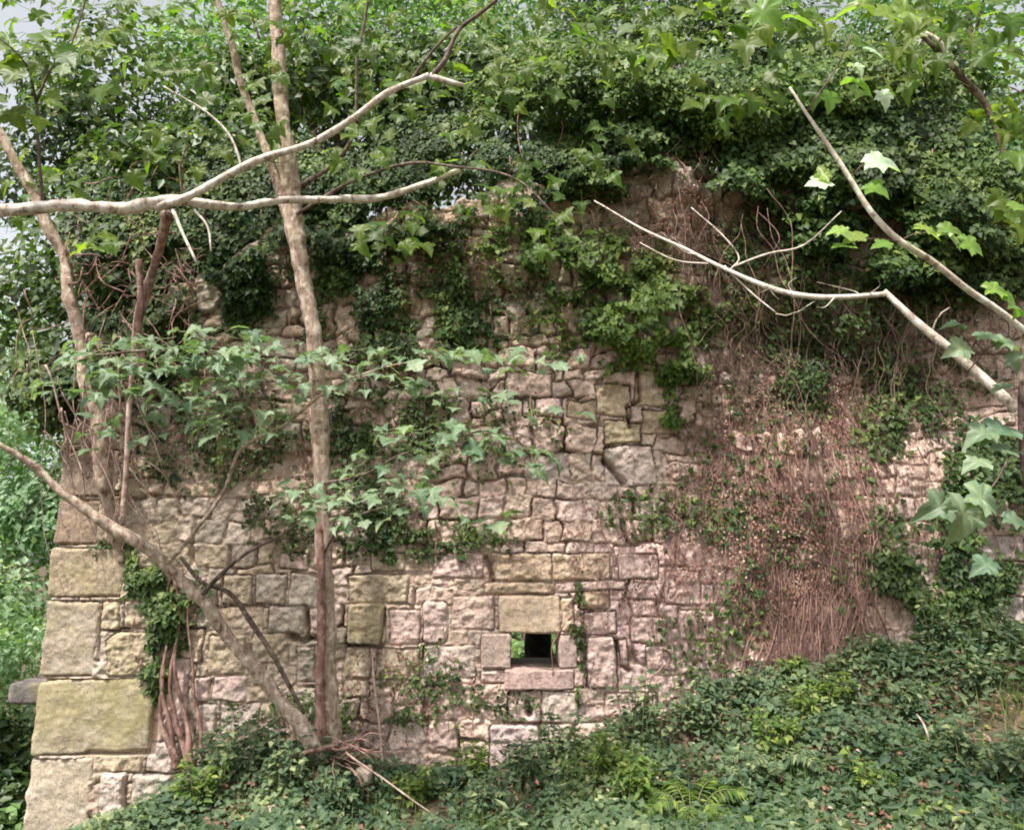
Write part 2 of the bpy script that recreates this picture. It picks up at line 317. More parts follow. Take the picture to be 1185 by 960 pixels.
# ------------------------------------------------------------------ the ruined wall
XL, XR, ZB = -3.74, 5.6, -1.3
opA = at(591, 773, WY); opB = at(647, 733, WY)
OX0, OX1, OZ0, OZ1 = opA[0], opB[0], opA[2], opB[2]
_tx = np.array([at(p, q, WY)[[0, 2]] for p, q in [(30, 420), (130, 395), (220, 330), (330, 262), (420, 262), (520, 235), (600, 225), (680, 190), (740, 175), (800, 190), (900, 215), (1000, 235), (1185, 265), (1400, 270)]])
def topz(x): return np.interp(x, _tx[:, 0], _tx[:, 1]) + .10*noise(p2(x, x*0), 2.5, 5) + .06*noise(p2(x, x*0), 9, 6)
DX = .0088
xs = np.arange(XL, XR, DX); zs = np.arange(ZB, 5.4, DX)
GX, GZ = np.meshgrid(xs, zs); GPn = p2(GX, GZ)
w1 = fbm(GPn, 3.2, 3, 11); w2 = fbm(GPn, 3.2, 3, 12); w3 = fbm(GPn, 13, 2, 13); w4 = fbm(GPn, 13, 2, 14)
rug = np.clip((GZ-1.6)/1.6, 0, 1)           # rougher, looser masonry higher up
WX = GX + w1*(.05+.05*rug) + w3*(.014+.012*rug); WZ = GZ + w2*(.045+.05*rug) + w4*(.012+.012*rug)
fine = fbm(GPn, 22, 4, 15)
gapn = np.clip((fbm(GPn, 5, 3, 18)-.12)/.3, 0, 1)       # where the pointing has fallen out
flush = np.clip((fbm(GPn, 3.1, 3, 19)+.22)/.3, 0, 1)*(1-.75*rug)    # where mortar still fills the joints
H = -.024 + .024*flush + .012*fbm(GPn, 14, 4, 16) - .05*gapn
Cc = np.zeros(GX.shape+(4,), np.float32)
pinkc = at(745, 740, WY)
def palette(x, z, r):
    pink = math.exp(-((x-pinkc[0])/1.15)**2 - ((z-pinkc[2])/.75)**2)
    tan = np.array([.47, .375, .27]); rose = np.array([.68, .485, .445]); grey = np.array([.45, .375, .30]); sand = np.array([.51, .385, .285])
    base = [tan, grey, sand][r.integers(0, 3)]
    if x < -1.2: base = base*.85+np.array([.36, .33, .22])*.15
    k = min(1, pink*1.35 + r.uniform(-.1, .2)); k = max(k, .4 if z < 3.4 and x > -1.7 else .08)
    c = base*(1-k) + rose*k
    return c*r.uniform(.88, 1.10)*(1+r.uniform(-.02, .02, 3))
Cc[..., :3] = (np.array([.19, .14, .105])+np.array([.28, .215, .17])*flush[..., None])*(1+.4*fine[..., None])
def stone(cx, cz, hw, hh, prot, col, moss=0, rad=.03, rot=0, cuts=(), warp=1.0, clear=False, jt=.0045):
    m = max(hw, hh)*1.3+.12
    i0, i1 = np.searchsorted(zs, [cz-m, cz+m]); j0, j1 = np.searchsorted(xs, [cx-m, cx+m])
    if i1 <= i0 or j1 <= j0: return
    sl = (slice(i0, i1), slice(j0, j1))
    px = GX[sl]*(1-warp)+WX[sl]*warp-cx; pz = GZ[sl]*(1-warp)+WZ[sl]*warp-cz
    c, s_ = math.cos(rot), math.sin(rot); ax = c*px+s_*pz; az_ = -s_*px+c*pz
    qx = np.abs(ax)-(hw-jt-rad); qz = np.abs(az_)-(hh-jt-rad)
    d = np.hypot(np.maximum(qx, 0), np.maximum(qz, 0)) + np.minimum(np.maximum(qx, qz), 0) - rad
    d = d + (.005+.004*(cz > 2.4))*noise(np.stack([px*9, pz*9, px*0+cx*7.3+cz*3.1], -1), 1, 23)
    for (nx, nz, off) in cuts: d = np.maximum(d, ax*nx+az_*nz-off)
    if clear:
        k = d < jt*2.2
        H[sl] = np.where(k, np.minimum(H[sl], -.024+.016*flush[sl]-.03*gapn[sl]), H[sl])
        cm = np.zeros(d.shape+(4,)); cm[..., :3] = np.array([.16, .12, .09])+np.array([.22, .17, .13])*flush[sl][..., None]
        Cc[sl] = np.where(k[..., None], cm, Cc[sl])
    ins = np.clip(-d, 0, None)
    prof = 1-np.exp(-ins/.0038)
    tx, tz = (hash3(*[np.array([int(v*1e4)]) for v in (cx, cz, hw)], 3)[0]-.5)*.11, (hash3(*[np.array([int(v*1e4)]) for v in (cx, cz, hw)], 4)[0]-.5)*.11
    h = -.022 + (.022+prot + ax*tx + az_*tz + fine[sl]*.024 + .016*w1[sl] + .010*w3[sl])*prof
    k = d < 0; h = np.maximum(h, -.02)
    H[sl] = np.where(k, h, H[sl])
    cc = np.zeros(h.shape+(4,)); cc[..., :3] = np.asarray(col)*(1+.12*fine[sl][..., None]+.15*w3[sl][..., None])
    cc[..., 3] = moss
    Cc[sl] = np.where(k[..., None], cc, Cc[sl])
def rcuts(r, hw, hh, k=2):
    out = []
    for _ in range(r.integers(0, k+1)):
        a = r.choice([-1, 1])*r.uniform(.5, .9), r.choice([-1, 1])*r.uniform(.5, .9)
        l = math.hypot(*a); nx, nz = a[0]/l, a[1]/l
        out.append((nx, nz, (abs(nx)*hw+abs(nz)*hh)*r.uniform(.72, .92)))
    return out
r0 = np.random.default_rng(21)
z = ZB
while z < 5.4:                                # coursed rubble everywhere
    ch = r0.choice([.12, .15, .19, .23, .26]) if z < 2.4 else r0.choice([.10, .14, .18, .22])
    x = XL - r0.uniform(0, .2)
    while x < XR:
        wd = ch*r0.uniform(.7, 2.0) if z < 2.4 else r0.uniform(.10, .36)
        wd = min(wd, .46)
        if r0.random() < .22 and ch > .2:     # two thin ones on each other
            sp_ = r0.uniform(.35, .65)*ch
            for (za, zb) in ((0, sp_), (sp_, ch)):
                stone(x+wd/2, z+(za+zb)/2, wd/2, (zb-za)/2, r0.uniform(0, .03), palette(x, z, r0), 0, .02, r0.normal(0, .02), rcuts(r0, wd/2, (zb-za)/2, 1))
        else:
            pr = r0.uniform(-.006, .014) if z < 2.4 else r0.uniform(-.005, .055)
            ms = .42 if r0.random() < .12 and x < .5 else (.3 if r0.random() < .25 else 0)
            if z > 2.1 and .8 < x < 1.7 and z < 3.3: ms = .34
            stone(x+wd/2, z+ch/2+r0.normal(0, .008), wd/2*r0.uniform(.93, 1.02), ch/2*r0.uniform(.93, 1.05), pr, palette(x, z, r0), ms, r0.uniform(.006, .02), r0.normal(0, .03 if z < 2.4 else .07), rcuts(r0, wd/2, ch/2, 2))
        x += wd
    z += ch
tanc, sandc, rosec, greyc, palec = (.46, .37, .265), (.52, .39, .28), (.60, .44, .39), (.44, .37, .30), (.56, .45, .385)
def hs_(x0, y0, x1, y1, col=None, moss=0, prot=.012, rad=.012, cuts=(), k=1):
    a, b_ = at(x0, y1, WY), at(x1, y0, WY)
    cx, cz, hw, hh = (a[0]+b_[0])/2, (a[2]+b_[2])/2, (b_[0]-a[0])/2, (b_[2]-a[2])/2
    if col is None: col = palette(cx, cz, r0)
    cs = [(nx, nz, (abs(nx)*hw+abs(nz)*hh)*f_) for nx, nz, f_ in cuts]
    stone(cx, cz, hw, hh, prot, col, moss, rad, r0.normal(0, .012), cs, .45, True)
for a in [  # stones copied one by one from the photograph (pixels on the wall's face)
    (400, 698, 446, 748, tanc, .58, .05, .05), (403, 665, 473, 698, tanc, .25), (649, 690, 664, 731, sandc), (568, 640, 640, 672, sandc, .2), (640, 640, 705, 671, sandc),
    (560, 673, 642, 687, sandc, 0, .02, .015), (643, 672, 724, 684, rosec, 0, .02, .015), (554, 776, 584, 792, rosec), (587, 799, 625, 836, rosec), (626, 799, 668, 836, palec),
    (566, 837, 624, 892, (.55, .42, .40), 0, .04, .05), (630, 836, 661, 862, palec), (670, 684, 705, 705, sandc), (675, 707, 714, 733, rosec), (679, 735, 712, 796, rosec, 0, .03, .03),
    (716, 740, 726, 772, rosec), (747, 747, 781, 774, rosec), (730, 715, 770, 745, rosec), (488, 694, 518, 745, rosec, 0, .02, .04), (450, 705, 486, 746, rosec), (522, 688, 572, 729, None),
    (434, 750, 486, 786, tanc), (489, 747, 549, 786, palec), (398, 750, 430, 786, tanc), (398, 788, 428, 808, tanc), (294, 664, 332, 697, greyc), (333, 662, 367, 703, greyc),
    (309, 699, 354, 733, greyc, .2), (258, 664, 292, 698, tanc), (246, 781, 287, 811, rosec), (225, 781, 245, 811, rosec), (322, 640, 358, 659, rosec), (240, 733, 286, 780, tanc, .3),
    (290, 733, 334, 768, tanc), (342, 747, 366, 788, greyc, .3), (225, 813, 252, 850, palec), (254, 813, 300, 850, palec), (119, 696, 144, 728, tanc, .5), (124, 730, 188, 782, tanc, .5, .02, .03, ((-.7, .7, .8),)),
    (146, 696, 190, 726, tanc, .2), (108, 864, 168, 893, tanc), (113, 892, 150, 975, palec, 0, .05), (152, 893, 205, 975, (.50, .42, .35), 0, .05), (170, 857, 215, 892, palec),
    (190, 760, 222, 850, rosec), (700, 485, 745, 512, (.50, .40, .27), .2), (745, 470, 790, 500, (.50, .39, .27), .22), (690, 445, 730, 480, (.50, .39, .27), .2), (735, 430, 775, 466, (.51, .40, .28), .2),
    (700, 515, 760, 560, palec), (620, 462, 650, 485, rosec), (606, 462, 618, 485, rosec), (585, 430, 640, 460, None), (655, 465, 690, 485, sandc), (390, 560, 430, 590, palec),
    (430, 640, 470, 662, tanc), (500, 640, 560, 668, rosec), (715, 640, 760, 670, rosec), (770, 660, 810, 700, rosec), (785, 705, 830, 740, rosec), (760, 780, 800, 815, rosec), (700, 800, 755, 830, rosec),
    (1135, 620, 1185, 650, (.36, .29, .26)), (1140, 655, 1175, 685, (.36, .30, .27)), (1140, 690, 1185, 720, (.38, .31, .28)),
]: hs_(*a)
def crack(pts, w, dp):
    global H
    P = np.array([at(a, b, WY)[[0, 2]] for a, b in pts])
    D = np.full(GX.shape, 9.0)
    for p, q in zip(P[:-1], P[1:]):
        d = q-p; t = np.clip(((GX-p[0])*d[0]+(GZ-p[1])*d[1])/(d@d), 0, 1)
        D = np.minimum(D, np.hypot(GX-p[0]-t*d[0], GZ-p[1]-t*d[1]))
    D = D + .006*w3
    H -= dp*np.exp(-np.clip(D, 0, 1)**2/w**2)
crack([(738, 430), (742, 462), (726, 470), (731, 492)], .013, .12)
crack([(700, 532), (712, 545), (722, 558)], .022, .16)
crack([(336, 735), (350, 742), (366, 738)], .022, .14); crack([(355, 702), (357, 740)], .014, .12)
crack([(610, 812), (613, 826)], .016, .14); crack([(626, 840), (626, 860)], .013, .12); crack([(563, 645), (571, 672)], .018, .1)
crack([(713, 740), (718, 770), (728, 775)], .014, .12); crack([(452, 440), (480, 442)], .06, .22); crack([(402, 746), (440, 749), (445, 705)], .012, .1)
H += .05*fbm(GPn, .9, 2, 31) + rug*.13*fbm(GPn, 1.7, 3, 33) + rug*.05*fbm(GPn, 6, 3, 34)
e0 = at(792, 450, WY); H -= .24*np.clip((GX-e0[0]+.35*w1)/.30, 0, 1)*np.clip((GZ-2.3)/.7, 0, 1)
# worn broken area on the right, behind the dead ivy
H -= .10*np.exp(-((GX-3.0)/1.5)**2-((GZ-3.2)/1.0)**2)
for q_ in [(0, 876, 108, 1060), (0, 785, 190, 872), (0, 695, 117, 782), (0, 634, 147, 691), (0, 578, 118, 630), (0, 520, 140, 574), (0, 460, 122, 516), (577, 689, 648, 732), (556, 733, 591, 774), (647, 733, 668, 773), (585, 775, 664, 798)]:
    a_, b_ = at(q_[0], q_[3], WY), at(q_[2], q_[1], WY); k_ = (GX > a_[0]) & (GX < b_[0]) & (GZ > a_[2]) & (GZ < b_[2]); H[k_] = np.minimum(H[k_], -.03)
def blur(a, k):
    for ax in (0, 1):
        c = np.cumsum(np.pad(a, [(k+1, k) if i == ax else (0, 0) for i in (0, 1)], mode='edge'), axis=ax)
        a = (np.take(c, range(2*k+1, c.shape[ax]), ax)-np.take(c, range(0, c.shape[ax]-2*k-1), ax))/(2*k+1)
    return a
HB = blur(blur(H, 7), 7)
def wall_soft(x, z):
    j = np.clip(((np.asarray(x)-xs[0])/DX).astype(int), 0, len(xs)-1); i = np.clip(((np.asarray(z)-zs[0])/DX).astype(int), 0, len(zs)-1)
    return WY-HB[i, j]
def wall_front(x, z):
    j = np.clip(((np.asarray(x)-xs[0])/DX).astype(int), 0, len(xs)-1); i = np.clip(((np.asarray(z)-zs[0])/DX).astype(int), 0, len(zs)-1)
    return WY-H[i, j]
wall = thing('stone_wall', 'tall ruined sandstone wall with a small square opening, half buried in ivy', 'wall', (0, WY, 0))
TZ = topz(xs)
Zc = np.minimum(GZ, TZ[None, :])
V = np.stack([GX, WY-H, Zc], -1).reshape(-1, 3)
fc = gridfaces(*GX.shape)
qz = GZ.reshape(-1)[fc[:, 0]]; qx = GX.reshape(-1)[fc[:, 0]]
hole = (qx > OX0-.012) & (qx+DX < OX1+.012) & (qz > OZ0-.012) & (qz+DX < OZ1+.012)
above = qz > np.interp(qx, xs, TZ)
fc = fc[~(hole | above)]
WT = .75
# back, top, ends and the tunnel of the opening
mb_v, mb_f = [V], [fc]
cols = Cc.reshape(-1, 4)
bx = np.unique(np.concatenate([np.linspace(XL, XR, 80), [OX0-.01, OX1+.01]])); bt = topz(bx)
rows = [np.full(len(bx), ZB), np.full(len(bx), OZ0-.01), np.full(len(bx), OZ1+.01), bt]
BV = np.concatenate([np.stack([bx, np.full(len(bx), WY+WT), r_], -1) for r_ in rows] + [np.stack([bx, np.full(len(bx), WY+.12), bt], -1), np.stack([bx, np.full(len(bx), WY+.0), bt-.01], -1)])
nb = len(bx); bf = []
for r_ in range(5):
    for j in range(nb-1):
        if r_ == 1 and bx[j] >= OX0-.02 and bx[j+1] <= OX1+.02: continue
        bf.append((r_*nb+j, r_*nb+j+1, (r_+1)*nb+j+1, (r_+1)*nb+j))
o_ = len(BV)
tv = np.array([(x_, y_, z_) for y_ in (WY+.03, WY+WT) for x_, z_ in ((OX0-.01, OZ0-.01), (OX1+.01, OZ0-.01), (OX1+.01, OZ1+.01), (OX0-.01, OZ1+.01))])
bf += [(o_+i, o_+(i+1) % 4, o_+4+(i+1) % 4, o_+4+i) for i in range(4)]
o2 = o_+8
ev = np.array([(XL, WY+.04, ZB), (XL, WY+WT, ZB), (XL, WY+WT, bt[0]), (XL, WY+.04, bt[0]), (XR, WY+.0, ZB), (XR, WY+WT, ZB), (XR, WY+WT, bt[-1]), (XR, WY, bt[-1])])
bf += [(o2, o2+1, o2+2, o2+3), (o2+4, o2+5, o2+6, o2+7)]
BV = np.vstack([BV, tv, ev])
allV = np.vstack([V, BV]); allc = np.vstack([cols, np.tile([.33, .27, .21, 0], (len(BV), 1))])
mas = mesh('masonry', allV, [fc, np.array(bf)+len(V)], M['stone'], wall, allc, smooth=False)
mas.data.polygons.foreach_set('use_smooth', np.r_[np.ones(len(fc), bool), np.zeros(len(bf), bool)])

def block(name, x0, x1, z0, z1, y0, y1, col, moss, parent, seed, rad=.03, amp=.012, n=34, label=None, slant=(0, 0)):
    """a dressed stone: rounded box with worn, uneven faces"""
    g_ = np.linspace(-1, 1, n); A, B = np.meshgrid(g_, g_); O = np.ones_like(A); vs, fs = [], []; k = 0
    for ax in range(3):
        for sgn in (-1, 1):
            c = [None]*3; c[ax] = O*sgn; c[(ax+1) % 3] = A*sgn; c[(ax+2) % 3] = B
            vs.append(np.stack(c, -1).reshape(-1, 3)); fs.append(gridfaces(n, n)+k); k += n*n
    U = np.concatenate(vs); hd = np.array([(x1-x0)/2, (y1-y0)/2, (z1-z0)/2]); c0 = np.array([(x0+x1)/2, (y0+y1)/2, (z0+z1)/2])
    Pp = U*hd; inner = np.clip(Pp, -(hd-rad), hd-rad); dd = Pp-inner; nn = norm(np.where(np.abs(dd).sum(-1, keepdims=True) > 1e-6, dd, U))
    Pp = inner+nn*np.minimum(np.linalg.norm(dd, axis=-1, keepdims=True), rad)
    W = Pp+c0
    W[:, 0] += slant[0]*(W[:, 2]-c0[2]) ; W[:, 2] += slant[1]*(W[:, 0]-c0[0])
    q = W+seed*3.1
    W = W + nn*(amp*1.2*fbm(q, 7, 4, 3)+amp*.9*fbm(q, 2.4, 2, 8)+amp*.35*fbm(q, 28, 2, 9))[:, None]
    cc = np.ones((len(W), 4)); cc[:, :3] = np.asarray(col)*(1+.12*fbm(q, 5, 3, 4))[:, None]
    ed = np.clip(1-np.max(np.sort(np.abs(U), axis=1)[:, 1:2], axis=1), 0, .12)/.12     # 0 along the arrises
    W = W - nn*((1-ed)*amp*1.6*np.clip(noise(q, 9, 31)+.1, 0, 1))[:, None]
    cc[:, :3] *= (1+.16*fbm(q, 2.2, 3, 41))[:, None]
    cc[:, 3] = np.clip(moss+.55*fbm(q, 3.2, 3, 43)-.05, 0, 1) if moss else 0
    o = mesh(name, W, fs, M['stone'], parent, cc, smooth=True)
    if label: o['label'] = label
    # weld the six faces
    import bmesh
    bm = bmesh.new(); bm.from_mesh(o.data); bmesh.ops.remove_doubles(bm, verts=bm.verts, dist=.0008); bm.to_mesh(o.data); bm.free()
    return o
def quoin(px0, y0, px1, y1, col, moss, seed, proud=.04, **kw):
    kw.setdefault('n', 64); kw.setdefault('amp', .015); kw.setdefault('rad', .022)
    a, b_ = at(px0, y1, WY-proud), at(px1, y0, WY-proud)
    g_ = .004
    return block('cornerstone', XL-.03, b_[0]-g_, a[2]+g_, b_[2]-g_, WY-proud, WY+.55, col, moss, wall, seed, **kw)
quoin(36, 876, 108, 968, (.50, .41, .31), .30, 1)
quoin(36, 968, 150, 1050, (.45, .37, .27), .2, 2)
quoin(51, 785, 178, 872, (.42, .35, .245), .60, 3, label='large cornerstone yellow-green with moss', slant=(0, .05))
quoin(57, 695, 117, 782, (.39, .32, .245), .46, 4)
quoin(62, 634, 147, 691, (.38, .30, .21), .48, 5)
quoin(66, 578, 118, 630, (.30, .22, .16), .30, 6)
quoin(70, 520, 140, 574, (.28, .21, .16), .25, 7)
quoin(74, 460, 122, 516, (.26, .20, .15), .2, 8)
def dress(name, px0, y0, px1, y1, col, seed, proud=.022, dp=.35, moss=0, label=None, **kw):
    a, b_ = at(px0, y1, WY-proud), at(px1, y0, WY-proud)
    return block(name, a[0], b_[0], a[2], b_[2], WY-proud, WY+dp, col, moss, wall, seed, rad=.016, amp=.013, n=54, label=label, **kw)
dress('lintel', 577, 689, 648, 732, (.53, .40, .29), 11, moss=0, label='tan lintel stone above the opening')
dress('jamb', 556, 733, 591, 774, (.46, .345, .29), 12, .025)
dress('jamb', 647.5, 733, 668, 773, (.47, .35, .31), 13, .022)
dress('sill', 585, 775, 664, 798, (.50, .35, .31), 14, .03, label='pinkish sill stone below the opening')
# ------------------------------------------------------------------ dead ivy stems on the face
def flow_strands(n, region, seed, length=(.5, 1.8), rad=(.003, .007), step=.05, lift=(.004, .035), down=True, wob=1.0, keep=None):
    """thin stems creeping down the wall; region(r,n)->px,py of their upper ends"""
    r = np.random.default_rng(seed); px, py = region(r, n)
    P0 = at(px, py, WY); x = P0[:, 0].copy(); z = P0[:, 2].copy()
    Ls = r.uniform(*length, n); K = int(length[1]/step)+1
    R = r.uniform(*rad, n); lf = r.uniform(*lift, n); ph = r.uniform(0, 50, n); lean = r.normal(0, .22*wob, n)
    pts = []
    for k in range(K):
        y = wall_soft(x, z)-lf-.012*(1+noise(np.stack([ph, z*4, x*0], -1), 1, seed))
        pts.append(np.stack([x, y, z], -1))
        a = lean + .9*wob*noise(np.stack([x*2.2, z*2.2, ph*.12], -1), 1, seed+1) + .5*wob*noise(np.stack([ph, z*6, ph*0], -1), 1, seed+2)
        x = x+np.sin(a)*step; z = z-np.cos(a)*step
    Pt = np.stack(pts, 1)                     # n,K,3
    inh = (Pt[..., 0] > OX0-.03) & (Pt[..., 0] < OX1+.03) & (Pt[..., 2] > OZ0-.03) & (Pt[..., 2] < OZ1+.03)
    alive = (np.arange(K)[None]*step < Ls[:, None]) & (np.cumsum(inh, 1) == 0)
    tap = np.clip(1-np.arange(K)[None]*step/Ls[:, None], 0.25, 1)
    th = np.linspace(0, 2*np.pi, 3, endpoint=False)
    ring = np.stack([np.cos(th), np.sin(th), 0*th], -1)
    V = Pt[:, :, None]+ring[None, None]*(R[:, None, None, None]*tap[..., None, None])
    idx = np.arange(n*K*3).reshape(n, K, 3)
    f = []
    for j in range(3):
        j2 = (j+1) % 3
        f.append(np.stack([idx[:, :-1, j], idx[:, :-1, j2], idx[:, 1:, j2], idx[:, 1:, j]], -1)[alive[:, 1:]])
    f = np.concatenate(f)
    return V.reshape(-1, 3), f, np.repeat(r.uniform(0, 1, n), K*3)
def region_px(boxes):
    """boxes (x0,y0,x1,y1,weight)"""
    b = np.array(boxes, float)
    def fn(r, n):
        k = r.choice(len(b), n, p=b[:, 4]/b[:, 4].sum())
        return b[k, 0]+(b[k, 2]-b[k, 0])*r.random(n), b[k, 1]+(b[k, 3]-b[k, 1])*r.random(n)
    return fn
def strandmat(name, a_, b_):
    m, t, b = newmat(name); L = t.links; N = t.nodes.new
    at_ = N('ShaderNodeAttribute'); at_.attribute_name = 'Col'; s = N('ShaderNodeSeparateColor'); L.new(at_.outputs['Color'], s.inputs[0])
    r = N('ShaderNodeValToRGB'); r.color_ramp.elements[0].color = (*a_, 1); r.color_ramp.elements[1].color = (*b_, 1); L.new(s.outputs[0], r.inputs[0])
    g = N('ShaderNodeNewGeometry'); n = N('ShaderNodeTexNoise'); n.inputs['Scale'].default_value = 60; L.new(g.outputs['Position'], n.inputs['Vector'])
    h = N('ShaderNodeHueSaturation'); mr = N('ShaderNodeMapRange'); mr.inputs[3].default_value = .5; mr.inputs[4].default_value = 1.5; L.new(n.outputs[0], mr.inputs[0]); L.new(mr.outputs[0], h.inputs['Value']); L.new(r.outputs[0], h.inputs['Color'])
    L.new(h.outputs[0], b.inputs['Base Color']); b.inputs['Roughness'].default_value = .85
    return m
M['strand'] = strandmat('dead_ivy_stem', (.13, .06, .045), (.54, .34, .275))
M['strand_thin'] = strandmat('dead_ivy_rootlet', (.26, .14, .12), (.56, .40, .34))
def strands_obj(name, label, args, mat):
    Vs, Fs, Cs = [], [], []; k = 0
    for a in args:
        V_, f_, c_ = flow_strands(**a); Vs.append(V_); Fs.append(f_+k); Cs.append(c_); k += len(V_)
    c = np.concatenate(Cs); o = mesh(name, np.vstack(Vs), [np.concatenate(Fs)], mat, None, np.stack([c, c, c], -1), True)
    return tag(o, label, 'dead ivy', kind='stuff')
strands_obj('dead_ivy_stems', 'dense curtain of reddish brown dead ivy stems on the right of the wall', [
    dict(n=1250, region=region_px([(850, 640, 1010, 780, 2), (820, 380, 1000, 500, 3), (840, 420, 1020, 720, 7), (780, 470, 900, 620, 2), (1000, 420, 1090, 640, 2), (690, 580, 830, 720, 1.5)]), seed=41, length=(.15, .9), rad=(.0022, .005), lift=(.003, .02), wob=1.0),
    dict(n=480, region=region_px([(850, 450, 1010, 690, 3), (865, 640, 1000, 770, 2)]), seed=42, length=(.4, 1.2), rad=(.003, .008), lift=(.005, .03), wob=.5),
    dict(n=320, region=region_px([(690, 210, 1185, 430, 2), (800, 400, 1100, 700, 1)]), seed=43, length=(.2, .9), rad=(.0025, .007), lift=(.01, .07), wob=2),
    dict(n=160, region=region_px([(660, 190, 900, 300, 2), (130, 430, 340, 560, 1)]), seed=45, length=(.15, .6), rad=(.0025, .006), lift=(.01, .08), wob=4),
], M['strand'])
M['strand_shaded'] = strandmat('shaded_dead_stem', (.06, .035, .028), (.36, .24, .18))  # darker copy of the stem colours, with the overhang's shade painted in
strands_obj('dead_stem_tangle', 'tangle of bare ivy twigs, darkened for shade under the overhanging upper right ivy', [
    dict(n=750, region=region_px([(800, 230, 1185, 420, 3), (660, 190, 860, 290, 1)]), seed=47, length=(.15, .9), rad=(.002, .007), lift=(.01, .22), wob=3.2),
    dict(n=150, region=region_px([(800, 300, 1185, 420, 3)]), seed=48, length=(.5, 1.2), rad=(.003, .008), lift=(.05, .25), wob=1.5),
], M['strand_shaded'])
strands_obj('ivy_rootlets', 'fine pinkish net of dead ivy rootlets over the middle stones', [
    dict(n=620, region=region_px([(560, 560, 860, 800, 4), (400, 560, 600, 800, 1.2), (650, 540, 860, 700, 2), (200, 520, 400, 700, .6), (450, 250, 800, 430, .8)]), seed=44, length=(.15, .7), rad=(.002, .004), lift=(.001, .008), wob=2.4),
], M['strand_thin'])
# ------------------------------------------------------------------ leaf masses
def leaf_obj(name, tm, arr, mat, parent=None):
    Vs, Fs, Cs = [], [], []; k = 0
    for (V_, f_, c_) in arr:
        Vs.append(V_); Fs.append(f_+k); Cs.append(c_); k += len(V_)
    return mesh(name, np.vstack(Vs), [np.concatenate(Fs)], mat, parent, np.concatenate(Cs))
def wall_leaves(blobs, seed, size=(.05, .085), tm=IVY, gap=.0, gapf=2.6):
    """blobs (cx,cy,rx,ry,n,thick[,Y]) in pixels on the wall's face"""
    out = []
    for bi, b in enumerate(blobs):
        cx, cy, rx, ry, n, th = b[:6]; Yb = b[6] if len(b) > 6 else None
        r = np.random.default_rng(seed*100+bi); m = int(n*2.2)
        a = r.uniform(0, 2*np.pi, m); q = r.random(m)**.55*(1+.12*r.normal(size=m))
        px = cx+rx*q*np.cos(a); py = cy+ry*q*np.sin(a)
        P = at(px, py, WY)
        pn = fbm(P, gapf, 3, seed+5)
        keep = pn + .35*(1-q) + r.normal(0, .12, m) > gap
        P, q, pn = P[keep][:n], q[keep][:n], pn[keep][:n]; n_ = len(P)
        inh = (P[:, 0] > OX0) & (P[:, 0] < OX1) & (P[:, 2] > OZ0) & (P[:, 2] < OZ1); P[inh, 2] -= .4
        depth = th*np.clip(1-q*q, .12, 1)*(.55+.9*(.5+.5*fbm(P, 4.5, 2, seed+6)))*r.random(n_)**.5
        wf = wall_front(P[:, 0], P[:, 2]) if Yb is None else Yb
        base = np.where(P[:, 2] < topz(P[:, 0]), wf, WY+.3) if Yb is None else Yb+0*P[:, 0]
        newY = base-.015-depth
        # keep the picture position: slide along the line of sight
        cpos = np.array([0, 0, EYE]); P = cpos+(P-cpos)*(newY/WY)[:, None]
        N_ = np.stack([r.normal(0, .45, n_), -1+0*depth, .55+r.normal(0, .4, n_)], -1)
        U_ = np.stack([r.normal(0, .6, n_), -.2+0*depth, -1+r.normal(0, .3, n_)], -1)
        t = np.clip(r.beta(2, 2.4, n_) + .35*noise(P, 3.3, seed+9), 0, 1)
        out.append(leaves(tm, P, N_, U_, r.uniform(*size, n_), seed+bi, t, np.clip(.5+.5*noise(P, 2, seed+11), 0, 1)))
    return out
def dead_leaves():
    bl = [(900, 600, 130, 170, 3600, .05), (960, 420, 200, 110, 2600, .1), (500, 280, 130, 90, 1700, .1), (760, 260, 130, 70, 1500, .15), (760, 620, 110, 100, 700, .02), (300, 470, 150, 90, 700, .04), (480, 480, 160, 80, 700, .03), (450, 800, 90, 70, 400, .03), (120, 480, 60, 120, 1000, .08)]
    o = leaf_obj('dead_ivy_leaves', OVAL, wall_leaves(bl, 77, (.014, .034), OVAL, .05, 6), M['dry']); tag(o, 'shrivelled reddish dead leaves and scraps caught all over the wall face', 'dead leaves', kind='stuff')
def wall_stems(mb, blobs, seed, k=14, rad=(.004, .009)):
    r = np.random.default_rng(seed)
    for b in blobs:
        cx, cy, rx, ry = b[:4]
        for _ in range(k):
            x0 = cx+rx*r.uniform(-.8, .8); y0 = cy-ry*r.uniform(.0, .8); pts = []
            dx = r.normal(0, .25)
            for s_ in np.linspace(0, 1, 7):
                p = at(x0+dx*ry*s_+r.normal(0, 4), y0+s_*ry*r.uniform(.9, 1.5), WY)
                y_ = float(wall_front(p[0], p[2]))-r.uniform(.01, .05) if p[2] < topz(p[0]) else WY+.05
                pts.append(np.array([p[0], y_, p[2]]))
            R0 = r.uniform(*rad); tube(mb, pts, [R0, R0*.5], 5, 0, 0, 22)
def ivy(label, blobs, seed, mat='ivy', size=(.05, .085), gap=0., stems=5, group='ivy growing on the ruined wall', tm=IVY, name='ivy', gapf=2.6, smat='vine'):
    c = at(blobs[0][0], blobs[0][1], WY)
    t = thing(name, label, 'ivy', c, group)
    leaf_obj('foliage', tm, wall_leaves(blobs, seed, size, tm, gap, gapf), M[mat], t)
    if stems:
        mb = MB(); wall_stems(mb, blobs, seed+3, stems); pieces(mb, 'stem', M[smat], t)
    return t
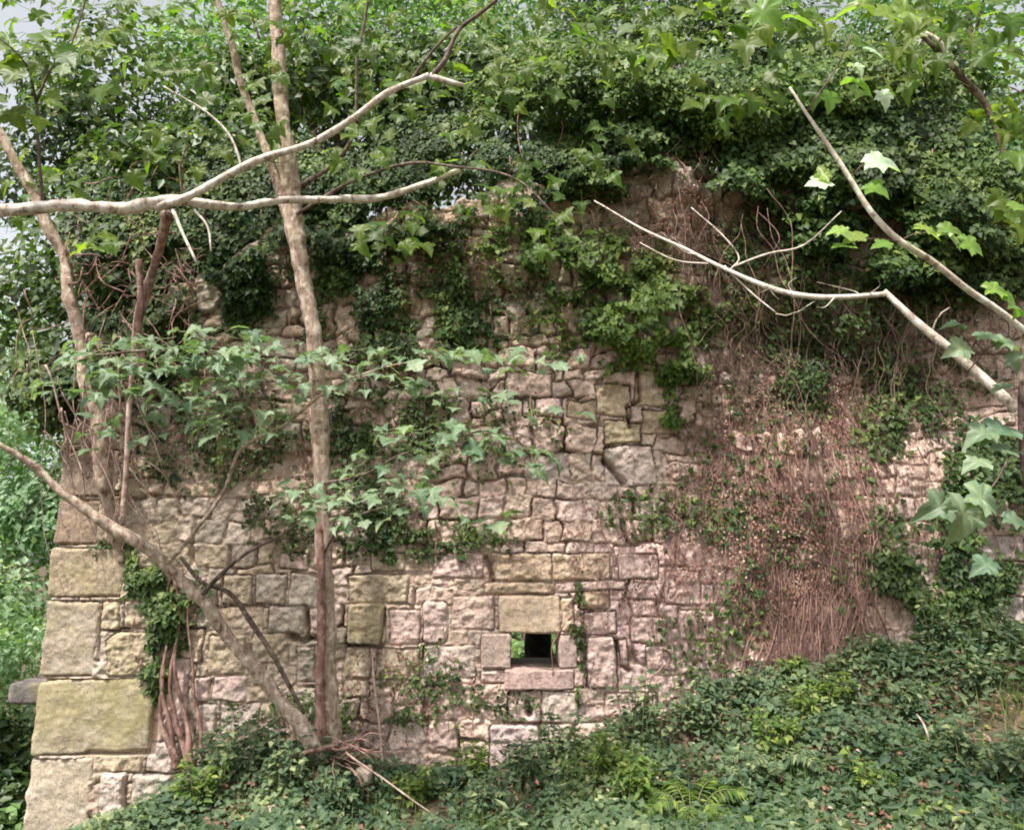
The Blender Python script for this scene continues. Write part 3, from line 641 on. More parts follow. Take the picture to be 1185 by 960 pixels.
ivy('dark glossy ivy covering the wall top behind the upright maple trunk', [(230, 290, 130, 90, 7500, .35), (330, 250, 150, 80, 5200, .4), (450, 225, 120, 60, 4200, .4), (560, 185, 120, 60, 4600, .4), (650, 190, 75, 44, 2600, .35), (690, 200, 60, 30, 1300, .25), (480, 255, 70, 30, 1200, .2)], 101, size=(.04, .07), gap=.02)
ivy('dark bluish ivy hanging between the patches of bare upper stone', [(415, 330, 65, 70, 1100, .12), (530, 330, 45, 75, 1000, .14), (470, 395, 110, 30, 600, .1), (600, 260, 70, 40, 500, .12), (590, 350, 60, 50, 180, .05), (430, 480, 90, 50, 600, .06)], 102, size=(.03, .06), gap=.16, gapf=4)
ivy('thick dark ivy hanging over the right half of the wall top', [(980, 190, 140, 100, 8000, .6), (1120, 230, 130, 110, 8000, .65), (880, 190, 90, 60, 3000, .5), (740, 155, 90, 45, 2200, .5), (930, 265, 90, 45, 1500, .45), (1060, 300, 110, 45, 1700, .5)], 103, 'ivy_mid', (.045, .075), .03, gapf=3.6)
ivy('fresh yellow-green ivy and shoots crowning the top of the wall', [(700, 90, 150, 70, 6800, .6), (840, 110, 150, 80, 7500, .65), (1000, 90, 110, 60, 3500, .6)], 112, 'ivy_light', (.04, .07), .0)
ivy('bright green ivy bush bulging from the wall above the yellow corner', [(745, 365, 85, 62, 1900, .34), (680, 305, 100, 48, 1200, .25), (790, 410, 34, 44, 480, .25), (630, 290, 80, 45, 500, .12), (650, 370, 80, 50, 200, .05), (778, 485, 13, 22, 70, .04)], 104, 'ivy_light', (.04, .072), .12, gapf=6)
ivy('small dark ivy patch in the brown hollow at the right', [(940, 435, 60, 42, 900, .14), (900, 300, 80, 60, 1300, .2), (860, 520, 70, 80, 330, .06), (950, 600, 90, 120, 220, .05), (880, 400, 60, 50, 400, .1)], 105, size=(.028, .055), gap=.12, gapf=4)
ivy('ivy trailing down the wall beside the right edge of the picture', [(1090, 660, 85, 100, 2600, .2), (1150, 560, 60, 70, 1300, .2), (1050, 400, 60, 70, 500, .12), (1020, 500, 40, 60, 200, .08), (1130, 330, 80, 50, 1800, .3), (980, 370, 150, 60, 1500, .2), (850, 350, 60, 70, 500, .15), (1080, 470, 90, 70, 900, .12)], 106, size=(.03, .065), gap=.06, gapf=3.5)
ivy('bunch of ivy hanging beside the mossy cornerstones', [(170, 665, 34, 28, 360, .1), (190, 712, 34, 45, 650, .14), (178, 780, 18, 36, 240, .08), (120, 640, 50, 16, 160, .04), (205, 690, 40, 30, 200, .06)], 107, size=(.03, .06), gap=.06, stems=4, gapf=5)
ivy('sparse ivy sprays over the stones left of the opening', [(450, 610, 75, 42, 620, .06), (560, 625, 55, 34, 300, .05), (420, 545, 90, 60, 500, .06), (240, 500, 100, 70, 1100, .12), (330, 600, 50, 50, 260, .06), (540, 500, 120, 60, 450, .05)], 108, size=(.025, .055), gap=.14, gapf=5)
ivy('thin ivy runners climbing past the small opening', [(670, 740, 9, 80, 170, .04), (580, 805, 45, 30, 130, .03), (505, 790, 30, 60, 170, .03), (460, 820, 50, 50, 170, .03), (350, 830, 90, 30, 300, .08)], 109, size=(.022, .045), gap=.1, gapf=6, stems=3)
ivy('scattered small ivy leaves on the pink stones right of the opening', [(820, 600, 60, 50, 240, .06), (760, 590, 60, 30, 170, .06), (900, 640, 60, 60, 110, .05), (850, 700, 60, 60, 160, .06), (800, 760, 60, 50, 130, .05)], 110, size=(.03, .055), gap=.0, stems=3)
ivy('ivy wrapped tangle of dark twigs at the wall head on the left', [(150, 360, 90, 90, 2300, .35), (110, 300, 70, 70, 1300, .4), (60, 440, 60, 60, 900, .3)], 111, gap=.05)
dead_leaves()
# ------------------------------------------------------------------ trees
def bpath(P, n=None): return np.array([at(a, b, y) for a, b, y in P])
def branch(mb, P, R, seed, sides=8, rough=.12, jit=.02): return tube(mb, bpath(P), R, sides, rough, jit, None, None, seed)
def spray(r, clusters, size, seed, tm=MAPLE, tilt=.6, up=.75):
    """loose layered sprays of leaves; clusters (cx,cy,rx,ry,n,Y0,Y1)"""
    out = []; twigs = []
    for ci, (cx, cy, rx, ry, n, Y0, Y1) in enumerate(clusters):
        a = r.uniform(0, 2*np.pi, n); q = r.random(n)**.5
        P = at(cx+rx*q*np.cos(a), cy+ry*q*np.sin(a), r.uniform(Y0, Y1, n))
        N_ = np.stack([r.normal(0, .32, n), -tilt+r.normal(0, .3, n), up+r.normal(0, .2, n)], -1)
        C_ = at(cx, cy, (Y0+Y1)/2)
        d = norm(P-C_); U_ = d*1.0+np.stack([r.normal(0, .5, n), -.3+r.normal(0, .4, n), -.45+r.normal(0, .25, n)], -1)
        sz = size[0]+(size[1]-size[0])*r.beta(1.6, 1.6, n)*r.choice([.7, 1, 1.1], n)
        out.append(leaves(tm, P, N_, U_, sz, seed+ci, np.clip(r.beta(2, 2, n), 0, 1)))
        twigs.append((P, norm(U_), C_))
    return out, twigs
def petioles(mb, twigs, ln=.09, rad=.0022):
    for P, U_, C_ in twigs:
        for p, u in zip(P, U_):
            q = p-u*ln + (C_-p)*.12; tube(mb, [p, (p+q)/2+[0, 0, -.01], q], [rad*.7, rad], 3, 0, 0, 4)
r1 = np.random.default_rng(5)
def tree_root(label, name, base, group=None): return thing(name, label, 'tree', base, group)
# --- the maple growing in front of the wall
mp = tree_root('pale maple with upright trunk and leaning second stem, rooted at the wall foot', 'maple_tree', at(380, 872, 6.1))
mb = MB()
branch(mb, [(386, 885, 6.1), (382, 855, 6.1), (378, 800, 6.08), (376, 700, 6.05), (374, 600, 6.0), (372, 500, 5.95), (366, 420, 5.9), (356, 350, 5.85), (343, 275, 5.8), (334, 205, 5.75), (327, 130, 5.7), (322, 60, 5.65), (317, -20, 5.6), (312, -140, 5.5)], [.13, .085, .070, .066, .064, .062, .062, .068, .070, .071, .058, .050, .046, .038], 1, 20, .2, .02)
mb.build('trunk', M['bark'], mp)
mb = MB()
branch(mb, [(372, 875, 6.02), (370, 800, 5.97), (372, 700, 5.96), (371, 620, 5.95), (366, 540, 5.98), (358, 470, 6.05)], [.045, .036, .032, .03, .026, .018], 7, 8, .15, .01)
o = mb.build('trunk', M['vine'], mp); o['label'] = 'thinner reddish stem pressed against the main trunk'
mb = MB()
branch(mb, [(374, 880, 6.0), (355, 850, 5.98), (325, 810, 5.9), (290, 765, 5.82), (245, 712, 5.72), (205, 670, 5.62), (160, 628, 5.5), (110, 597, 5.4), (70, 570, 5.3), (35, 535, 5.2), (-5, 510, 5.1), (-60, 500, 5.0)], [.08, .056, .049, .046, .048, .042, .040, .034, .026, .02, .016, .014], 2, 18, .26, .035)
o = mb.build('trunk', M['bark'], mp); o['label'] = 'stem leaning steeply to the left, mottled pale and brown'
for k, (P, R, mt) in enumerate([
    ([(352, 825, 5.95), (310, 750, 5.8), (265, 690, 5.7), (232, 672, 5.66), (205, 640, 5.6)], [.014, .02, .018, .014, .012], 'bark_dark'),
    ([(190, 655, 5.58), (225, 615, 5.5), (262, 570, 5.4), (280, 520, 5.25), (330, 490, 5.1), (385, 445, 4.9), (440, 425, 4.8), (520, 415, 4.7)], [.017, .014, .012, .011, .009, .007, .005, .003], 'bark'),
    ([(230, 690, 5.68), (255, 665, 5.6), (285, 640, 5.55), (315, 622, 5.5), (345, 605, 5.4)], [.018, .015, .013, .011, .006], 'bark_dark'),
    ([(345, 290, 5.82), (312, 190, 5.75), (285, 110, 5.7), (262, 40, 5.6), (245, -20, 5.5)], [.04, .036, .032, .026, .02], 'bark'),
    ([(350, 215, 5.75), (385, 190, 5.6), (410, 150, 5.5), (415, 60, 5.4), (430, -20, 5.3)], [.02, .016, .014, .012, .01], 'bark_dark'),
    ([(374, 560, 5.95), (420, 548, 5.5), (470, 525, 5.1), (560, 500, 4.8), (640, 515, 4.6)], [.014, .010, .008, .006, .003], 'bark_dark'),
    ([(374, 640, 5.98), (400, 600, 5.6), (430, 590, 5.2), (500, 580, 4.9)], [.012, .009, .007, .003], 'bark_dark'),
    ([(366, 420, 5.88), (300, 410, 5.4), (220, 400, 5.0), (120, 410, 4.8), (60, 430, 4.7)], [.016, .013, .010, .007, .003], 'bark_dark'),
    ([(338, 250, 5.75), (430, 200, 5.3), (520, 190, 5.0), (600, 210, 4.8), (660, 270, 4.7)], [.014, .012, .009, .006, .003], 'bark_dark'),
]):
    mb = MB(); branch(mb, P, R, 20+k, 7, .12, .025); mb.build('branch', M[mt], mp)
low = [(470, 412, 120, 10, 43, 4.5, 5.1), (620, 420, 60, 14, 17, 4.6, 5.0), (430, 440, 60, 14, 20, 4.5, 5.1), (360, 430, 40, 34, 15, 4.8, 5.2), (540, 460, 70, 12, 15, 4.5, 5.0), (500, 500, 80, 14, 24, 4.4, 4.9),
       (560, 520, 60, 16, 20, 4.4, 4.8), (450, 540, 60, 20, 20, 4.5, 5.0), (600, 530, 50, 14, 10, 4.5, 4.8), (470, 570, 90, 18, 26, 4.4, 5.0), (400, 590, 60, 22, 20, 4.6, 5.1), (360, 580, 40, 30, 14, 4.8, 5.3), (640, 480, 40, 10, 4, 4.5, 4.8), (560, 600, 40, 14, 7, 4.6, 5.0),
       (150, 410, 80, 22, 56, 4.6, 5.2), (240, 400, 80, 22, 56, 4.6, 5.2), (200, 445, 80, 22, 46, 4.7, 5.2), (310, 420, 60, 28, 38, 4.7, 5.2), (280, 480, 60, 30, 36, 4.8, 5.3), (90, 440, 50, 24, 22, 4.6, 5.1), (140, 500, 60, 24, 14, 4.8, 5.3)]
arr, tw = spray(r1, low, (.055, .125), 300, up=.85, tilt=.40)
leaf_obj('foliage', MAPLE, arr+[petiole_arr(tw)], M['maple_skylit'], mp)
top = [(60, 20, 90, 60, 51, 5.1, 5.9), (170, 30, 90, 60, 42, 5.1, 5.9), (250, 60, 90, 60, 46, 5.1, 5.9), (380, 20, 90, 50, 42, 5.1, 5.9), (480, 40, 90, 60, 51, 5.1, 5.9), (600, 30, 90, 50, 42, 5.1, 5.9), (700, 40, 70, 50, 29, 5.1, 5.9),
       (215, 170, 55, 28, 22, 5.1, 5.9), (280, 130, 50, 40, 18, 5.1, 5.9), (100, 200, 60, 22, 15, 5.1, 5.9), (440, 110, 60, 40, 23, 5.1, 5.9), (540, 120, 70, 40, 28, 5.1, 5.9), (640, 80, 60, 40, 20, 5.1, 5.9), (560, 210, 60, 34, 22, 5.1, 5.9), (620, 260, 60, 34, 18, 5.1, 5.9),
       (420, 180, 40, 30, 13, 5.1, 5.9), (440, 270, 60, 30, 17, 5.1, 5.9), (660, 200, 50, 40, 11, 5.1, 5.9), (700, 150, 40, 40, 11, 5.1, 5.9), (110, 285, 30, 12, 7, 4.4, 4.8), (20, 200, 40, 60, 11, 5.1, 5.9)]
arr, tw = spray(r1, top, (.085, .15), 400, up=.5, tilt=.8)
leaf_obj('crown', MAPLE, arr+[petiole_arr(tw)], M['maple'], mp)
def side_twigs(paths, parent, seed, n, l=(.12, .4), mat='bark_dark', rad=.004):
    r = np.random.default_rng(seed); mb = MB()
    for _ in range(n):
        P, = r.choice(len(paths), 1),; C_ = catmull(bpath(paths[P[0]]), 60); k = r.integers(4, 56); t = norm(C_[k+1]-C_[k]); d = norm(t*r.uniform(.2, .9)+[r.normal(0, .7), r.normal(0, .5), r.normal(.25, .6)])
        L_ = r.uniform(*l); p = C_[k]; q = p+d*L_*.5+r.normal(0, .02, 3); e = p+d*L_+[r.normal(0, .05), 0, -.1*L_*r.random()+r.normal(0, .03)]
        tube(mb, [p, q, e], [rad*r.uniform(.8, 1.6), rad*.7, rad*.3], 5, .1, .012, 12, None, seed)
    pieces(mb, 'twig', M[mat], parent)
LEAN = [(355, 850, 5.98), (325, 810, 5.9), (290, 765, 5.82), (245, 712, 5.72), (205, 670, 5.62), (160, 628, 5.5), (110, 597, 5.4), (70, 570, 5.3), (35, 535, 5.2), (-5, 510, 5.1)]
side_twigs([LEAN[3:]], mp, 61, 14)
# --- left trunk
lt = tree_root('leaning grey trunk at the left edge wound with dead ivy above the cornerstones', 'ivy_clad_tree', at(125, 640, 6.2))
mb = MB()
branch(mb, [(140, 650, 6.46), (128, 600, 6.36), (118, 540, 6.2), (108, 480, 6.15), (96, 410, 6.1), (82, 350, 6.05), (65, 285, 6.0), (35, 215, 5.95), (0, 165, 5.9), (-50, 90, 5.8)], [.03, .05, .062, .06, .052, .048, .045, .043, .04, .036], 3, 16, .25, .04)
mb.build('trunk', M['bark'], lt)
mb = MB(); rr = np.random.default_rng(8)
for k in range(30):
    x0, y0 = 100+rr.normal(0, 22), rr.uniform(380, 500); P = []; ye = rr.uniform(520, 690); dx_ = rr.normal(32, 22)
    for s_ in np.linspace(0, 1, 7): P.append((x0+dx_*s_+rr.normal(0, 5), y0+(ye-y0)*s_, 6.08+.34*s_-rr.uniform(0, .06)))
    tube(mb, bpath(P), [rr.uniform(.003, .011), .002], 5, .2, .04, 30, None, k)
pieces(mb, 'vine', M['vine_pale'], lt)
mb = MB()
for k in range(60):
    x0, y0 = 150+rr.normal(0, 45), 330+rr.normal(0, 50); a = rr.uniform(0, 6.28); P = []
    for s_ in np.linspace(0, 1, 5): P.append((x0+70*s_*math.cos(a)+rr.normal(0, 8), y0+70*s_*math.sin(a)+rr.normal(0, 8)+20*s_*s_, 5.9+rr.uniform(-.1, .3)))
    tube(mb, bpath(P), [rr.uniform(.004, .009), .002], 4, 0, .04, 16, None, k)
pieces(mb, 'twig', M['vine'], lt)
# --- dead horizontal branch with its fork
db = thing('dead_branch', 'long pale dead branch lying level across the left in front of the maple trunk, forked', 'branch', at(190, 237, 5.0))
mb = MB()
branch(mb, [(-160, 262, 4.7), (0, 243, 4.85), (95, 240, 4.95), (190, 236, 5.05), (260, 237, 5.2), (340, 233, 5.45), (430, 228, 5.5), (480, 215, 5.5), (535, 198, 5.5)], [.044, .041, .040, .038, .028, .026, .026, .022, .018], 4, 14, .3, .035)
pieces(mb, 'limb', M['bark_pale'], db)
mb = MB()
branch(mb, [(180, 240, 5.03), (230, 222, 5.0), (290, 190, 4.95), (350, 168, 4.9), (405, 140, 4.8), (450, 108, 4.7), (498, 88, 4.65)], [.033, .029, .026, .024, .022, .021, .019], 5, 9, .12, .015)
branch(mb, [(498, 88, 4.65), (515, 93, 4.65), (536, 98, 4.65)], [.024, .02, .013], 15, 7, .1, .005)
pieces(mb, 'limb', M['bark_pale'], db)
mb = MB()
branch(mb, [(498, 90, 4.65), (515, 70, 4.62), (530, 35, 4.6), (560, 12, 4.55), (600, -20, 4.5)], [.02, .017, .015, .013, .01], 6, 7, .1, .01)
branch(mb, [(470, 100, 4.7), (500, 60, 4.66), (528, 30, 4.6)], [.012, .01, .008], 16, 6, .1, .01)
pieces(mb, 'twig', M['bark_dark'], db)
mb = MB()
branch(mb, [(200, 243, 5.03), (212, 272, 5.02), (227, 303, 5.0)], [.014, .012, .009], 17, 6, .1, .004)
branch(mb, [(282, 200, 4.96), (268, 160, 4.94), (235, 128, 4.9), (190, 100, 4.85)], [.010, .009, .007, .004], 18, 6, .1, .01)
branch(mb, [(225, 243, 5.05), (240, 262, 5.05), (243, 290, 5.0)], [.01, .008, .005], 19, 6, .1, .01)
pieces(mb, 'twig', M['bark_pale'], db)
side_twigs([[(-10, 243, 4.85), (95, 240, 4.95), (190, 236, 5.05), (260, 237, 5.2), (340, 233, 5.45)], [(230, 222, 5.0), (290, 190, 4.95), (350, 168, 4.9), (405, 140, 4.8), (450, 108, 4.7)]], db, 62, 16, (.08, .35))
# twig standing on the branch, top left
yt = thing('maple_sapling', 'thin dark forked stem rising against the bright gap in the top left corner', 'sapling', at(50, 235, 4.9))
mb = MB()
for P, R in [([(50, 238, 4.9), (46, 190, 4.85), (42, 120, 4.8)], [.012, .010, .009]), ([(42, 120, 4.8), (30, 75, 4.7), (0, 45, 4.6), (-40, 20, 4.5)], [.009, .007, .005, .004]), ([(42, 118, 4.8), (58, 80, 4.8), (80, 55, 4.8), (98, 0, 4.8), (105, -30, 4.8)], [.009, .009, .007, .005, .004])]:
    branch(mb, P, R, 31, 6, .1, .01)
pieces(mb, 'stem', M['bark_dark'], yt)
arr, tw = spray(r1, [(30, 60, 50, 40, 16, 4.5, 4.9), (100, 70, 50, 40, 14, 4.6, 4.9), (20, 110, 40, 30, 8, 4.6, 4.9)], (.12, .18), 450, up=.4, tilt=.8)
leaf_obj('foliage', MAPLE, arr, M['maple'], yt)
# --- bundle of reddish stems hanging left
vb = thing('hanging_vine', 'straight bare vine stem hanging down past the wall head, left of the maple', 'vine', at(145, 600, 5.9))
mb = MB()
branch(mb, [(190, 245, 5.3), (180, 300, 5.6), (160, 360, 5.8), (152, 440, 5.9), (146, 520, 5.95), (141, 605, 6.0)], [.022, .024, .022, .02, .02, .022], 61, 7, .1, .01)
mb.build('stem', M['vine_pale'], vb)
vb2 = thing('hanging_vine', 'twisted red-brown vine stems dropping from the fork of the dead branch', 'vine', at(162, 400, 5.7))
mb = MB()
branch(mb, [(195, 245, 5.15), (185, 290, 5.4), (172, 345, 5.6), (160, 400, 5.7), (175, 460, 5.85)], [.026, .03, .025, .022, .018], 62, 7, .2, .03)
branch(mb, [(160, 300, 5.5), (163, 350, 5.55), (160, 390, 5.6), (168, 430, 5.7)], [.022, .028, .025, .015], 63, 7, .2, .03)
pieces(mb, 'stem', M['vine'], vb2)
# --- right side: dead white branch
wb = thing('dead_branch', 'bone-white broken branch with a sharp elbow in front of the dead ivy', 'branch', at(1175, 472, 3.9))
mb = MB()
branch(mb, [(1177, 474, 3.85), (1140, 440, 3.9), (1100, 405, 3.95), (1060, 372, 4.0), (1023, 337, 4.05)], [.026, .024, .022, .019, .014], 71, 9, .08, .004)
branch(mb, [(1025, 340, 4.05), (980, 343, 4.1), (930, 341, 4.15), (885, 330, 4.25), (835, 308, 4.35), (795, 288, 4.5), (740, 262, 4.7), (688, 233, 4.9)], [.015, .015, .015, .014, .011, .009, .007, .004], 72, 8, .12, .008)
pieces(mb, 'limb', M['bark_pale'], wb)
mb = MB()
for P, R in [([(850, 308, 4.35), (890, 292, 4.3), (930, 282, 4.2), (975, 245, 4.1)], [.006, .006, .005, .003]), ([(845, 312, 4.35), (855, 298, 4.4), (838, 275, 4.4), (800, 240, 4.5)], [.006, .005, .005, .003]),
             ([(838, 308, 4.35), (870, 340, 4.3), (898, 363, 4.25)], [.007, .005, .003]), ([(820, 305, 4.4), (780, 300, 4.5), (740, 280, 4.6)], [.005, .004, .003]),
             ([(1078, 385, 3.98), (1085, 365, 3.95), (1097, 355, 3.9)], [.005, .004, .003]), ([(898, 363, 4.25), (915, 365, 4.2), (940, 350, 4.2)], [.004, .003, .002])]:
    branch(mb, P, R, 73, 5, .1, .012)
pieces(mb, 'twig', M['bark_pale'], wb)
side_twigs([[(1023, 337, 4.05), (980, 343, 4.1), (930, 341, 4.15), (885, 330, 4.25), (835, 308, 4.35), (795, 288, 4.5)]], wb, 63, 9, (.06, .3), 'bark_pale', .003)
# --- right sapling with living branches
rs = tree_root('young maple whose dark stem runs up the right edge, big leaves on an arching branch', 'maple_sapling', at(1190, 1000, 3.6))
rs['category'] = 'sapling'
mb = MB(); branch(mb, [(1300, 1010, 3.7), (1250, 800, 3.7), (1198, 600, 3.7), (1181, 480, 3.7), (1188, 380, 3.7), (1200, 200, 3.7), (1205, -50, 3.7)], [.02, .019, .017, .016, .016, .014, .012], 81, 8, .1, .01)
mb.build('trunk', M['bark_dark'], rs)
mb = MB()
branch(mb, [(1192, 388, 3.7), (1160, 362, 3.65), (1120, 335, 3.6), (1080, 305, 3.55), (1040, 278, 3.5), (1010, 245, 3.5), (985, 205, 3.5), (960, 170, 3.5), (935, 135, 3.5), (915, 103, 3.5)], [.017, .016, .015, .015, .014, .013, .012, .010, .008, .006], 82, 8, .12, .01)
mb.build('branch', M['bark_pale'], rs)
mb = MB()
for P, R in [([(932, 132, 3.5), (950, 105, 3.45), (970, 75, 3.4), (985, 40, 3.4)], [.005, .004, .004, .003]), ([(985, 205, 3.5), (1000, 190, 3.45), (1020, 188, 3.4)], [.004, .003, .002]), ([(1042, 278, 3.5), (1065, 268, 3.45), (1090, 272, 3.4)], [.004, .003, .002]),
             ([(1040, 280, 3.5), (1010, 275, 3.45), (975, 282, 3.4)], [.004, .003, .002]), ([(1181, 500, 3.7), (1150, 560, 3.6), (1115, 575, 3.5)], [.005, .004, .002]), ([(1120, 430, 3.8), (1150, 400, 3.6), (1180, 410, 3.7)], [.003, .004, .004])]:
    branch(mb, P, R, 83, 5, .1, .01)
pieces(mb, 'twig', M['bark_dark'], rs)
def handleaves(L, seed):
    """(px,py,Y,length px,angle of the tip in the picture deg (0 right, 90 up),tilt)"""
    L = np.array(L, float); P = at(L[:, 0], L[:, 1], L[:, 2]); a = np.radians(L[:, 4])
    U_ = np.stack([np.cos(a), 0*a-.15, np.sin(a)], -1); k = L[:, 5]
    k = np.clip(k+.22, 0, .95); N_ = np.stack([0*a+.05, -k, np.sqrt(np.clip(1-k*k, .0, 1))], -1)
    r = np.random.default_rng(seed); N_ = N_+r.normal(0, .18, N_.shape)
    V_, f_, c_ = leaves(MAPLE, P, N_, U_, .74*L[:, 3]/F*L[:, 2]*r.uniform(.85, 1.12, len(L)), seed)
    return V_, f_, c_
arr = [handleaves([(870, 10, 3.3, 62, -40, .7), (905, 20, 3.3, 50, -20, .5), (1040, 20, 3.2, 60, 170, .6), (960, 105, 3.4, 42, -90, .8), (975, 95, 3.4, 50, -20, .35), (1000, 215, 3.4, 42, -45, .6), (1060, 262, 3.4, 44, -30, .5), (1085, 265, 3.4, 48, -12, .5), (1110, 280, 3.4, 42, -20, .55),
               (1000, 270, 3.4, 42, 195, .5), (985, 285, 3.4, 42, 190, .5), (1030, 280, 3.4, 36, 200, .6), (1140, 335, 3.4, 40, 0, .5), (1165, 350, 3.4, 42, 10, .5), (1035, 15, 3.2, 48, 10, .6), (960, 200, 3.4, 34, 190, .6), (1010, 10, 3.2, 50, 150, .6), (1170, 240, 3.4, 40, 20, .5)], 501)]
leaf_obj('foliage', MAPLE, arr, M['maple_bright'], rs)
arr = [handleaves([(1018, 105, 3.4, 44, -75, .95), (1000, 190, 3.4, 54, 0, .35), (960, 210, 3.4, 40, 185, .35), (1085, 270, 3.4, 44, -20, .3), (960, 268, 3.4, 42, 0, .25), (1000, 55, 3.4, 40, -30, .5), (985, 75, 3.4, 34, -60, .6)], 502)]
o = leaf_obj('foliage', MAPLE, arr, M['maple_pale'], rs); o['label'] = 'pale undersides of turned leaves'
arr = [handleaves([(1115, 575, 3.5, 66, -100, .8), (1100, 580, 3.5, 58, 200, .7), (1120, 570, 3.5, 56, -20, .75), (1115, 380, 3.6, 40, 180, .45), (1130, 390, 3.6, 40, -10, .5), (1150, 400, 3.6, 40, 10, .5), (1120, 400, 3.6, 40, 200, .5), (1165, 410, 3.6, 36, -60, .6), (1150, 500, 3.7, 54, 190, .4), (1170, 495, 3.7, 50, 200, .4), (1175, 520, 3.7, 50, 190, .45),
               (1140, 530, 3.7, 44, 200, .45), (1170, 445, 3.7, 36, 160, .5), (1160, 600, 3.7, 44, -20, .5), (1150, 650, 3.8, 40, 200, .5)], 503)]
o = leaf_obj('foliage', MAPLE, arr, M['maple_skylit'], rs); o['label'] = 'bluish green leaves on the low twigs'
arr, tw = spray(r1, [(900, 20, 60, 40, 22, 3.8, 4.6), (800, 30, 70, 50, 26, 4.2, 4.8), (1000, 60, 80, 60, 26, 4.0, 4.8), (1120, 30, 80, 50, 46, 3.8, 4.8), (1140, 120, 50, 40, 16, 4, 4.8), (860, 100, 60, 40, 18, 4.4, 4.8), (1180, 210, 30, 60, 10, 4, 4.6)], (.11, .17), 520, up=.5, tilt=.8)
leaf_obj('crown', MAPLE, arr+[petiole_arr(tw)], M['maple'], rs)
tb = thing('dead_branch', 'knobbly brown branch crossing the top right corner', 'branch', at(1160, 180, 4.4))
mb = MB(); branch(mb, [(1162, 182, 4.5), (1155, 155, 4.5), (1140, 118, 4.5), (1118, 95, 4.45), (1100, 75, 4.4), (1075, 48, 4.4), (1050, 20, 4.35), (1030, -30, 4.3)], [.012, .02, .024, .024, .02, .017, .014, .012], 91, 8, .3, .02)
mb.build('limb', M['bark_dark'], tb)
mb = MB(); branch(mb, [(1102, 80, 4.4), (1088, 50, 4.35), (1070, 38, 4.35)], [.014, .014, .01], 92, 7, .1, .01); mb.build('twig', M['bark_pale'], tb)
# ------------------------------------------------------------------ background trees
def crown_pts(r, c, rad, n, lobes=16, shell=.55):
    C_ = np.array(c)+np.array(rad)*norm(r.normal(size=(lobes, 3)))*r.uniform(.35, .85, (lobes, 1)); lr = np.mean(rad)*r.uniform(.25, .48, lobes)
    k = r.integers(0, lobes, n); d = norm(r.normal(size=(n, 3))*[1, 1, .8])
    q = shell+(1-shell)*r.random(n)[:, None]; q = q*(1+.25*fbm(d*3+k[:, None], 1.5, 2, 77))[:, None]
    P = C_[k]+d*lr[k][:, None]*q
    return P, d, C_, lr
def bgtree(label, x, y, zc, rad, n, mat, seed, leaf=(.10, .16), trunk=.12, name='broadleaf_tree', lobes=18, group='trees standing behind the wall', tmat='bark_dark'):
    r = np.random.default_rng(seed); zb = float(gz(x, y))-.1
    t = thing(name, label, 'tree', (x, y, zb), group)
    P, d, C_, lr = crown_pts(r, (x, y, zc), rad, n, lobes)
    N_ = d+[0, -.3, .6]+r.normal(0, .4, P.shape); U_ = r.normal(0, 1, P.shape)+[0, 0, -.5]
    leaf_obj('crown', OVAL, [leaves(OVAL, P, N_, U_, r.uniform(*leaf, len(P)), seed, np.clip(r.beta(2, 2.2, len(P))+.3*noise(P, 1.1, seed), 0, 1))], M[mat], t)
    mb = MB(); tube(mb, [(x, y, zb), (x+r.normal(0, .2), y, (zb+zc)/2), (x+r.normal(0, .2), y, zc+rad[2]*.4)], [trunk, trunk*.8, trunk*.3], 9, .1, .06, None, None, seed)
    mb.build('trunk', M[tmat], t)
    mb = MB()
    for c_ in C_[:12]:
        s_ = np.array([x, y, zc-rad[2]*r.uniform(.2, .7)]); tube(mb, [s_, (s_+c_)/2+[0, 0, .15], c_], [trunk*.35, trunk*.2, trunk*.08], 5, 0, .05, 12, None, seed)
    pieces(mb, 'limb', M[tmat], t)
    return t
